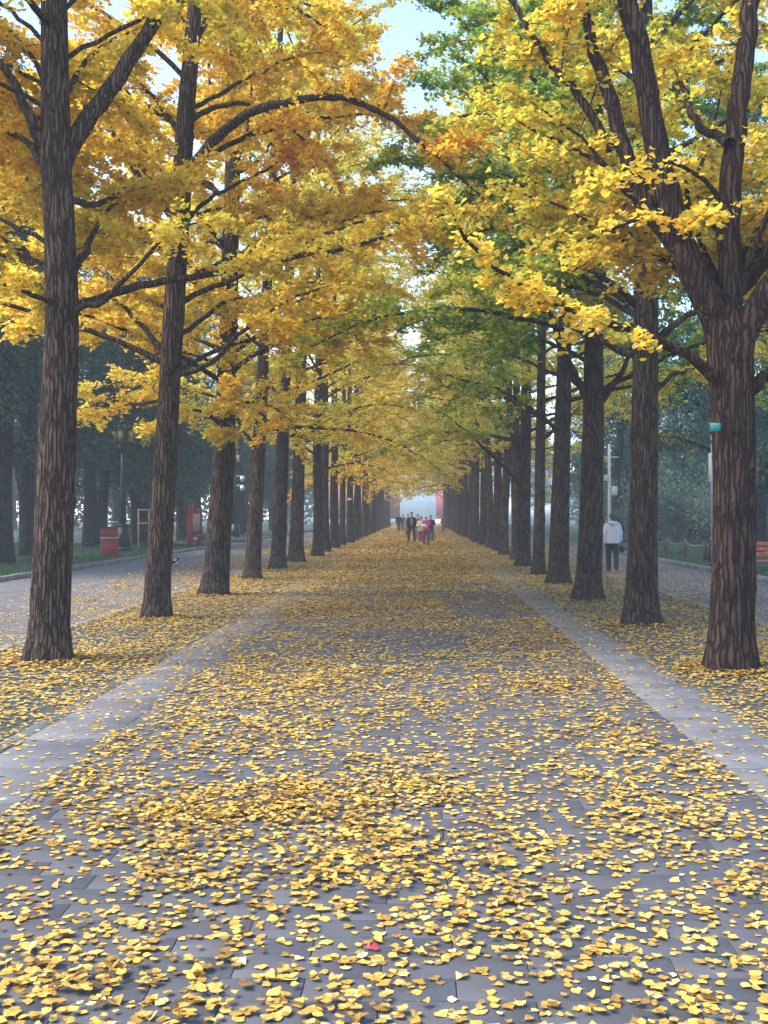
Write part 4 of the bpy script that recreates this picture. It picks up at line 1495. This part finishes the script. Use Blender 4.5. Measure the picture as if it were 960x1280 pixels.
b = px(137, 698, 39.7)
bn = thing('litter_bin', 'red two-compartment litter bin with pale side opening, on the lawn edge', 'bin', (b[0], b[1], .05), .35)
MB().box((0, 0, .36), (.62, .44, .70), bev=.02).build('body', 'red_paint', bn)
MB().box((0, 0, .74), (.66, .48, .06)).build('band', 'grey_metal', bn)
MB().box((0, 0, .94), (.60, .42, .34), bev=.015).build('upper_body', 'red_paint', bn)
MB().box((0, 0, 1.135), (.66, .48, .04), bev=.01).build('lid', 'black_iron', bn)
fr = MB()
for a in (-.16, .16):
    fr.box((.315, a, .94), (.03, .05, .36))
fr.box((.315, 0, .79), (.03, .36, .05)).box((.315, 0, 1.09), (.03, .36, .05)).box((.315, 0, .94), (.03, .03, .3))
fm = fr.build('opening_frame', 'white_paint', bn)
MB().box((.306, 0, .94), (.012, .28, .26)).build('opening', 'dark_slot', fm)
MB().box((.314, .06, .42), (.008, .14, .22)).build('notice', 'grey_metal', bn)

b = px(173, 688, 48)
wf = thing('timber_frame', 'bare pale timber sign frame standing beside the leaning ginkgo trunk', 'frame', (b[0], b[1], .05))
for x in (0, .50):
    MB().box((x, 0, .93), (.055, .045, 1.88)).build('post', 'wood', wf)
for z in (1.84, 1.22):
    MB().box((.25, -.047, z), (.55, .04, .055)).build('crossbar', 'wood', wf)

b = px(237.5, 684.5, 53)
nb = thing('notice_board', 'tall red notice board seen nearly edge-on beside the kerb', 'notice board', (b[0], b[1], .03))
MB().box((0, 0, 1.05), (.30, .16, 2.1), bev=.01).build('pillar', 'red_paint', nb)
MB().box((0, 2.4, 1.0), (.24, .16, 2.0), bev=.01).build('pillar', 'red_paint', nb)
fr = MB().box((0, 1.2, 1.86), (.16, 2.22, .16)).box((0, 1.2, .55), (.16, 2.22, .12)).box((0, 1.2, .3), (.10, 2.22, .06))
fr.build('frame', 'red_paint', nb)
MB().box((0, 1.2, 1.2), (.08, 2.2, 1.14)).build('backboard', 'red_paint', nb)
for k in range(3):
    MB().box((.046, .5 + .7 * k, 1.22), (.008, .6, .95)).build('poster', 'poster', nb)

b = px(255.5, 672, 58)
gb_ = thing('green_cabinet', 'small dark green cabinet on legs behind the red notice board', 'cabinet', (b[0], b[1], .03))
MB().box((0, 0, .42), (.46, .34, .36), bev=.01).build('case', 'green_paint', gb_)
MB().box((.02, -.176, .42), (.36, .01, .28)).build('door', 'green_paint', gb_)
for x in (-.2, .2):
    for y_ in (-.13, .13):
        MB().box((x, y_, .12), (.04, .04, .25)).build('leg', 'green_paint', gb_)
b = px(140, 672, 62)
gb_ = thing('green_cabinet', 'green cabinet with a pale lid, seen above the red bin', 'cabinet', (b[0], b[1], .03))
MB().box((0, 0, .62), (.55, .4, 1.1), bev=.01).build('case', 'green_paint', gb_)
MB().box((0, 0, 1.2), (.62, .46, .06)).build('lid', 'white_paint', gb_)
MB().box((.0, -.206, .65), (.42, .012, .8)).build('door', 'green_paint', gb_)

b = px(761.5, 690, 48)
wp = thing('white_pole', 'white equipment pole with two boxes, rising behind the walking man', 'pole', (b[0], b[1], .02))
MB().tube([(0, 0, 0), (0, 0, 2.5), (0, 0, 4.9)], [.075, .07, .065], 12).build('pole', 'white_paint', wp, True)
MB().box((0, 0, .03), (.3, .3, .05)).build('base_plate', 'grey_metal', wp)
MB().box((-.22, -.05, 3.35), (.30, .2, .28), bev=.01).build('control_box', 'white_paint', wp)
MB().box((.22, -.05, 2.75), (.26, .2, .42), bev=.01).build('control_box', 'white_paint', wp)
MB().box((0, 0, 4.3), (.9, .06, .06)).build('arm', 'white_paint', wp)

b = px(889.5, 706, 34.5)
gp = thing('slim_pole', 'slim grey pole with a long pale box, close against the massive ginkgo trunk', 'pole', (b[0], b[1], .03))
MB().tube([(0, 0, 0), (0, 0, 3.0), (0, 0, 5.4)], [.035, .033, .03], 8).build('pole', 'grey_metal', gp, True)
MB().box((-.05, -.05, 3.2), (.12, .10, .95), bev=.008).build('case', 'white_paint', gp)
for z in (1.3, .85):
    MB().box((0, 0, z), (.1, .09, .05)).build('clamp', 'grey_metal', gp)

# chain fence
fn = thing('chain_fence', 'low fence of wooden posts linked by pale sagging rope on the lawn', 'fence', (0, 0, .05))
fp = [(px(x, 0, d)[0], d) for x, d in ((833, 42.8), (856.5, 40.4), (881.5, 36.6), (921, 33.5), (968, 30.5), (1015, 28), (811, 45.5), (790, 48.5), (772, 51.5))]
fp.sort(key=lambda t: t[1])
for x, y_ in fp:
    MB().tube([(x, y_, 0), (x, y_, .62), (x, y_, .70)], [.085, .08, .05], 10).build('post', 'post_wood', fn, True)
for (xa, ya), (xb, yb) in zip(fp, fp[1:]):
    for z in (.58,):
        pts = [(xa + (xb - xa) * t, ya + (yb - ya) * t, z - .5 * t * (1 - t)) for t in np.linspace(0, 1, 9)]
        MB().tube(pts, [.014] * 9, 6).build('rope', 'chain', fn, True)

# bench
b = px(975, 722, 27)
bc = thing('park_bench', 'brown slatted park bench at the lawn edge behind the massive ginkgo', 'bench', (b[0], b[1], .02), -.25)
for k in range(4):
    MB().box((0, -.2 + .13 * k, .45), (1.5, .11, .035), bev=.006).build('seat_slat', 'bench_wood', bc)
for k in range(3):
    MB().box((0, .28 + .02 * k, .60 + .14 * k), (1.5, .035, .12), bev=.006).build('back_slat', 'bench_wood', bc)
for x in (-.62, .62):
    MB().tube([(x, -.22, 0), (x, -.2, .43)], [.025, .025], 8).build('leg', 'black_iron', bc)
    MB().tube([(x, .24, 0), (x, .24, .43), (x, .34, .95)], [.025, .025, .02], 8).build('leg', 'black_iron', bc)
    MB().box((x, .0, .42), (.05, .5, .03)).build('rail', 'black_iron', bc)

# tags on trunks
b = px(893, 534, 11.02)
tg = thing('tree_tag', 'teal name tag wired round the massive reddish ginkgo trunk', 'tag', b)
MB().box((0, -.03, 0), (.11, .012, .085), rz=-.5, bev=.002).build('plate', 'teal', tg)
rp = []
c0 = px(916, 534, 11.3) - b
for a in np.linspace(0, 2 * math.pi, 40):
    rp.append((c0[0] + .268 * math.cos(a), c0[1] + .268 * math.sin(a), .012 * math.sin(2 * a)))
MB().tube(rp, [.0025] * 40, 5).build('wire', 'dark_slot', tg, True)
tg = thing('tree_tag', 'little white tag on a distant trunk of the bin-side row', 'tag', (px(437, 624, 61)[0], 61, px(437, 624, 61)[2]))
MB().box((0, 0, 0), (.22, .012, .12), bev=.002).build('plate', 'white_paint', tg)
MB().box((0, .02, .01), (.30, .006, .012)).build('wire', 'dark_slot', tg)

# ------------------------------------------------------------------ people
def remesh(o, voxel, smooth=4):
    m = o.modifiers.new('skin', 'REMESH'); m.mode = 'VOXEL'; m.voxel_size = voxel; m.use_smooth_shade = True
    s = o.modifiers.new('soften', 'SMOOTH'); s.iterations = smooth; s.factor = .5
    return o


def person(label, loc, h, face, top, legs, hair='hair', step=.18, arms='down', coat=0.0, hood=None, hat=None, voxel=.016, shoe='shoe', shirt=None, wide=1.0, stance=0.0, head_turn=0.0):
    """face: heading in radians (0 looks along +Y, away from the camera; pi looks at the camera)."""
    k = h / 1.7
    root = thing('person', label, 'person', loc, -face, 'people walking in the avenue')
    root.scale = (k,) * 3
    sh_z, hip_z = 1.365, .92
    fl, fr_ = step, -step
    st = .085 + stance
    hipL, hipR = np.array([-.085, 0, .90]), np.array([.085, 0, .90])
    def leg(hip, fw, s):
        knee = np.array([s * (st * .6 + .05), fw * .55 + .02, .49])
        ank = np.array([s * st, fw - (.03 if fw < 0 else 0), .09 + (.05 if fw < -.05 else 0)])
        return hip, knee, ank
    LL, RL = leg(hipL, fl, -1), leg(hipR, fr_, 1)
    shL, shR = np.array([-.185, 0, sh_z]), np.array([.185, 0, sh_z])
    def arm(sh, s, mode, sw):
        if mode == 'down':
            return sh, np.array([s * .25, -.03 + sw * .5, 1.12]), np.array([s * .27, .05 + sw, .86])
        if mode == 'bent':
            return sh, np.array([s * .25, -.02, 1.12]), np.array([s * .13, .24, 1.10])
        if mode == 'hug':
            return sh, np.array([s * .23, .10, 1.16]), np.array([s * .06, .27, 1.22])
        if mode == 'phone':
            return sh, np.array([s * .24, .10, 1.17]), np.array([s * .10, .26, 1.36])
    am = (arms, arms) if isinstance(arms, str) else arms
    LA, RA = arm(shL, -1, am[0], -step * .6), arm(shR, 1, am[1], step * .6)
    body = MB()
    body.blob([(0, 0, .90), (0, .0, 1.05), (0, -.005, 1.25), (0, -.01, 1.38)], [.11, .11, .13, .11], 14, (1.15, .8))
    body.blob([(0, -.01, 1.36), (0, 0, 1.47), (0, .01, 1.52)], [.06, .052, .055], 10)
    ct, sn = math.cos(head_turn), math.sin(head_turn)
    def hd(x, y, z):
        return (x * ct + y * sn, -x * sn + y * ct + .012, z)
    body.ball(hd(0, -.005, 1.605), (.076, .094, .105), 14)
    body.blob([hd(0, .045, 1.56), hd(0, .06, 1.52)], [.055, .042], 10)
    body.blob([hd(0, .093, 1.605), hd(0, .112, 1.572)], [.011, .016], 8)
    for s in (-1, 1):
        body.blob([hd(s * .077, -.005, 1.615), hd(s * .079, -.005, 1.578)], [.016, .013], 7)
        body.ball(hd(s * .03, .082, 1.545), (.02, .016, .01), 6)
    for hip, kn, an in (LL, RL):
        body.blob([hip, (hip + kn) / 2, kn, kn * .55 + an * .45 + [0, -.012, 0], an], [.085, .075, .055, .052, .038], 10)
    for s, (a, e, w) in ((-1, LA), (1, RA)):
        body.blob([a, e, w], [.05, .042, .028], 9)
        dv = unit(w - e)
        side = unit(np.cross(dv, [0, 1.0, .3])) * 1.0
        fwd = np.cross(side, dv)
        palm = w + dv * .055
        body.blob([w, palm], [.03, .037], 8, (1.0, .55))
        for q, ln in enumerate((.062, .07, .066, .052)):
            o_ = palm + fwd * (q - 1.5) * .021 + dv * .02
            cu = side * (-s) * .012
            body.blob([o_, o_ + dv * ln * .55 + cu, o_ + dv * ln + cu * 2.6], [.0105, .0098, .0085], 6)
        th = w + dv * .03 + fwd * .03
        body.blob([th, th + dv * .03 + fwd * .022, th + dv * .06 + fwd * .026], [.012, .011, .009], 6)
    remesh(body.build('body', 'skin', root), voxel, 2)
    for s in (-1, 1):
        MB().ball(hd(s * .031, .083, 1.612), (.011, .007, .007), 6).build('eye', 'dark_slot', root)
    MB().blob([hd(-.022, .097, 1.545), hd(.022, .097, 1.545)], [.005, .005], 5).build('mouth', 'red_cloth', root)
    # hair
    hm = MB().ball(hd(0, -.028, 1.635), (.094, .102, .108), 14)
    hm.blob([hd(0, -.075, 1.60), hd(0, -.07, 1.54)], [.058, .05], 10)
    remesh(hm.build('hair', hair, root), voxel)
    # jacket
    low = .88 - coat
    jk = MB()
    jk.tube([(0, 0, low), (0, 0, low + .02), (0, 0, 1.02), (0, -.005, 1.22), (0, -.01, 1.36), (0, -.01, 1.43)], [.165 * wide, .17 * wide, .165 * wide, .168 * wide, .145 * wide, .07], 20, (1.18, .86))
    jk.blob([(-.15, -.01, 1.35), (0, -.01, 1.40), (.15, -.01, 1.35)], [.066, .085, .066], 10)
    jk.blob([(0, -.01, 1.38), (0, -.005, 1.455)], [.085, .07], 10)
    for a, e, w in (LA, RA):
        jk.blob([a, (a + e) / 2, e, e * .15 + w * .85], [.068, .068, .060, .05], 10)
    if hood:
        jk.blob([(-.09, -.10, 1.43), (0, -.135, 1.40), (.09, -.10, 1.43)], [.055, .07, .055], 10)
    remesh(jk.build('jacket', top, root), voxel, 5)
    if shirt:
        sm = MB().blob([(0, .085, .98), (0, .10, 1.2), (0, .085, 1.36)], [.085, .09, .055], 10, (1.0, .75))
        remesh(sm.build('shirt', shirt, root), voxel)
    tr = MB()
    tr.blob([(-.05, 0, .93), (.05, 0, .93)], [.135, .135], 12)
    tr.tube([(0, 0, .88), (0, 0, .96), (0, 0, 1.04)], [.15, .15, .14], 16, (1.15, .85))
    for hip, kn, an in (LL, RL):
        tr.blob([hip, (hip + kn) / 2, kn, kn * .5 + an * .5, an + [0, 0, .0]], [.108, .098, .082, .076, .068], 11)
    remesh(tr.build('trousers', legs, root), voxel)
    for hip, kn, an in (LL, RL):
        z = an[2] - .05
        MBs = MB().blob([(an[0], an[1] - .05, z), (an[0], an[1] + .06, z - .003), (an[0], an[1] + .14, z - .012)], [.05, .046, .036], 9, (1, .85))
        remesh(MBs.build('shoe', shoe, root), max(.01, voxel * .8), 1)
    if hat:
        ht = MB().ball(hd(0, -.015, 1.655), (.10, .106, .075), 14)
        ht.tube([hd(0, -.01, 1.635), hd(0, -.01, 1.648)], [.125, .115], 14)
        remesh(ht.build('hat', hat, root), voxel)
    return root, LA, RA, k


PI = math.pi
def gp_(x, yfoot):
    d = F * CAM_H / (yfoot - VY)
    p = px(x, yfoot, d)
    return (p[0], p[1], 0.0)

loc = gp_(765.5, 714.5)
w, LA, RA, k = person('walker seen from behind in a pale grey hooded jacket and black trousers', loc, 1.70, -.04, 'pale_grey_cloth', 'black_cloth', 'dark_grey_hair', .10, 'down', .05, True, voxel=.010, wide=1.12)
hb_ = np.array(loc) + np.array([RA[2][0], RA[2][1] - .02, RA[2][2] - .02]) * k
bg = thing('hand_bag', 'small black bag hanging from the hand of the walker in the grey jacket', 'bag', (hb_[0] + .03, hb_[1] + .01, hb_[2] - .26))
bm_ = MB().blob([(0, -.06, .07), (0, .06, .07)], [.085, .085], 10, (1, .75)).blob([(0, 0, .05), (0, 0, .13)], [.09, .06], 10, (.8, 1.2))
remesh(bm_.build('pouch', 'black_cloth', bg), .012)
MB().tube([(0, -.05, .15), (-.01, -.03, .24), (-.02, 0, .27), (-.01, .03, .24), (0, .05, .15)], [.008] * 5, 6).build('handle', 'black_cloth', bg)

person('man in an open dark jacket and grey shirt facing the camera, tallest of the group', gp_(514.5, 678), 1.80, PI, 'black_cloth', 'navy_cloth', 'hair', .05, 'down', .06, shirt='grey_cloth', stance=.09)
person('person in a bright magenta jacket and pale hat carrying a white bundle', gp_(532.8, 681), 1.62, PI * .86, 'magenta_cloth', 'pattern_cloth', 'hair', .08, ('hug', 'hug'), .04, hat='white_cloth')
person('person in a cream jacket and dark red trousers beside the magenta jacket', gp_(526.0, 679.5), 1.55, PI * 1.1, 'cream_cloth', 'red_cloth', 'hair', .06, ('bent', 'bent'), .10, shoe='white_cloth')
person('person in a black jacket and dark teal trousers at the bench-side end of the group', gp_(538.4, 678), 1.60, PI * .95, 'black_cloth', 'teal_cloth', 'hair', .12, ('bent', 'down'), .02, shoe='white_cloth')
person('person in olive half hidden behind the man in the open jacket', gp_(522.2, 674.5), 1.66, PI, 'olive_cloth', 'grey_cloth', 'hair', .08, 'down', .05)
person('person in grey just behind the shoulder of the man in the open jacket', gp_(509.8, 670), 1.68, PI, 'grey_cloth', 'black_cloth', 'hair', .08, 'down', .05)
person('dark-clad walker on the far bin-side edge of the path', gp_(498.3, 664.5), 1.72, PI, 'black_cloth', 'navy_cloth', 'hair', .10, 'down', .05)
person('person in a long plum coat next to the dark-clad walker', gp_(503.6, 664.0), 1.64, PI, 'purple_cloth', 'purple_cloth', 'hair', .06, 'down', .25)
person('lone figure in a reddish coat by the bench-side trunks', gp_(554.4, 664.8), 1.60, 0, 'red_cloth', 'purple_cloth', 'hair', .06, 'down', .2)
lc = gp_(532.8, 681)
bu = thing('white_bundle', 'white bundle held in the arms of the person in magenta', 'bundle', (lc[0] - .12, lc[1] - .36, 1.02))
bm_ = MB().blob([(-.10, 0, .02), (.0, .0, .05), (.10, .0, .02)], [.08, .11, .08], 10)
remesh(bm_.build('wrapping', 'white_cloth', bu), .016)
MB().tube([(-.05, -.09, 0), (0, -.115, .06), (.05, -.09, .1)], [.012] * 3, 6).build('fold', 'cream_cloth', bu)

# magpie on the side path
b = px(219, 706, 33.5)
mg = thing('magpie', 'black and white magpie hopping on the side path past the leaning ginkgo', 'bird', (b[0], b[1], 0), .15)
bd = MB().blob([(-.06, 0, .13), (.0, 0, .165), (.055, 0, .205)], [.045, .062, .045], 10).ball((.085, 0, .255), (.042, .036, .038), 10)
bd.blob([(.06, 0, .22), (.08, 0, .245)], [.038, .034], 8).blob([(.12, 0, .255), (.158, 0, .248)], [.013, .004], 6)
bd.blob([(-.08, 0, .12), (-.17, 0, .07), (-.27, 0, .03)], [.03, .018, .012], 8, (1.2, .6))
remesh(bd.build('body', 'feather', mg), .007, 2)
for s in (-1, 1):
    wg = MB().blob([(.03, s * .05, .20), (-.05, s * .065, .165), (-.13, s * .045, .125)], [.03, .036, .012], 8, (.5, 1.1))
    wo = wg.build('wing', 'feather', mg, True)
    MB().blob([(.03, s * .058, .215), (-.02, s * .066, .20)], [.02, .018], 7).build('shoulder_patch', 'white_feather', wo, True)
    MB().tube([(0, s * .025, .115), (.015, s * .027, .06), (.005, s * .027, .004), (.045, s * .027, .003)], [.007, .005, .005, .004], 5).build('leg', 'feather', mg)
MB().blob([(.015, 0, .115), (.04, 0, .15)], [.04, .035], 8).build('belly', 'white_feather', mg, True)

# ------------------------------------------------------------------ haze
hz = MB().box((0, 158, 10.9), (240, 380, 24.2))
hm = bpy.data.materials.new('haze')
hm.use_nodes = True
N, L = hm.node_tree.nodes, hm.node_tree.links
N.remove(N['Principled BSDF'])
pv = N.new('ShaderNodeVolumePrincipled')
pv.inputs['Color'].default_value = (.80, .89, 1.0, 1)
pv.inputs['Density'].default_value = 0.0013
pv.inputs['Anisotropy'].default_value = 0.0
L.new(pv.outputs[0], N['Material Output'].inputs['Volume'])
MAT['haze'] = hm
tag(hz.build('haze', 'haze'), 'thin bluish morning haze filling the avenue', None, None, 'stuff')
n_tri = 0
for me in bpy.data.meshes:
    n_tri += sum(1 for _ in ()) + len(me.loops) - 2 * len(me.polygons)
print('TRIANGLES', n_tri)
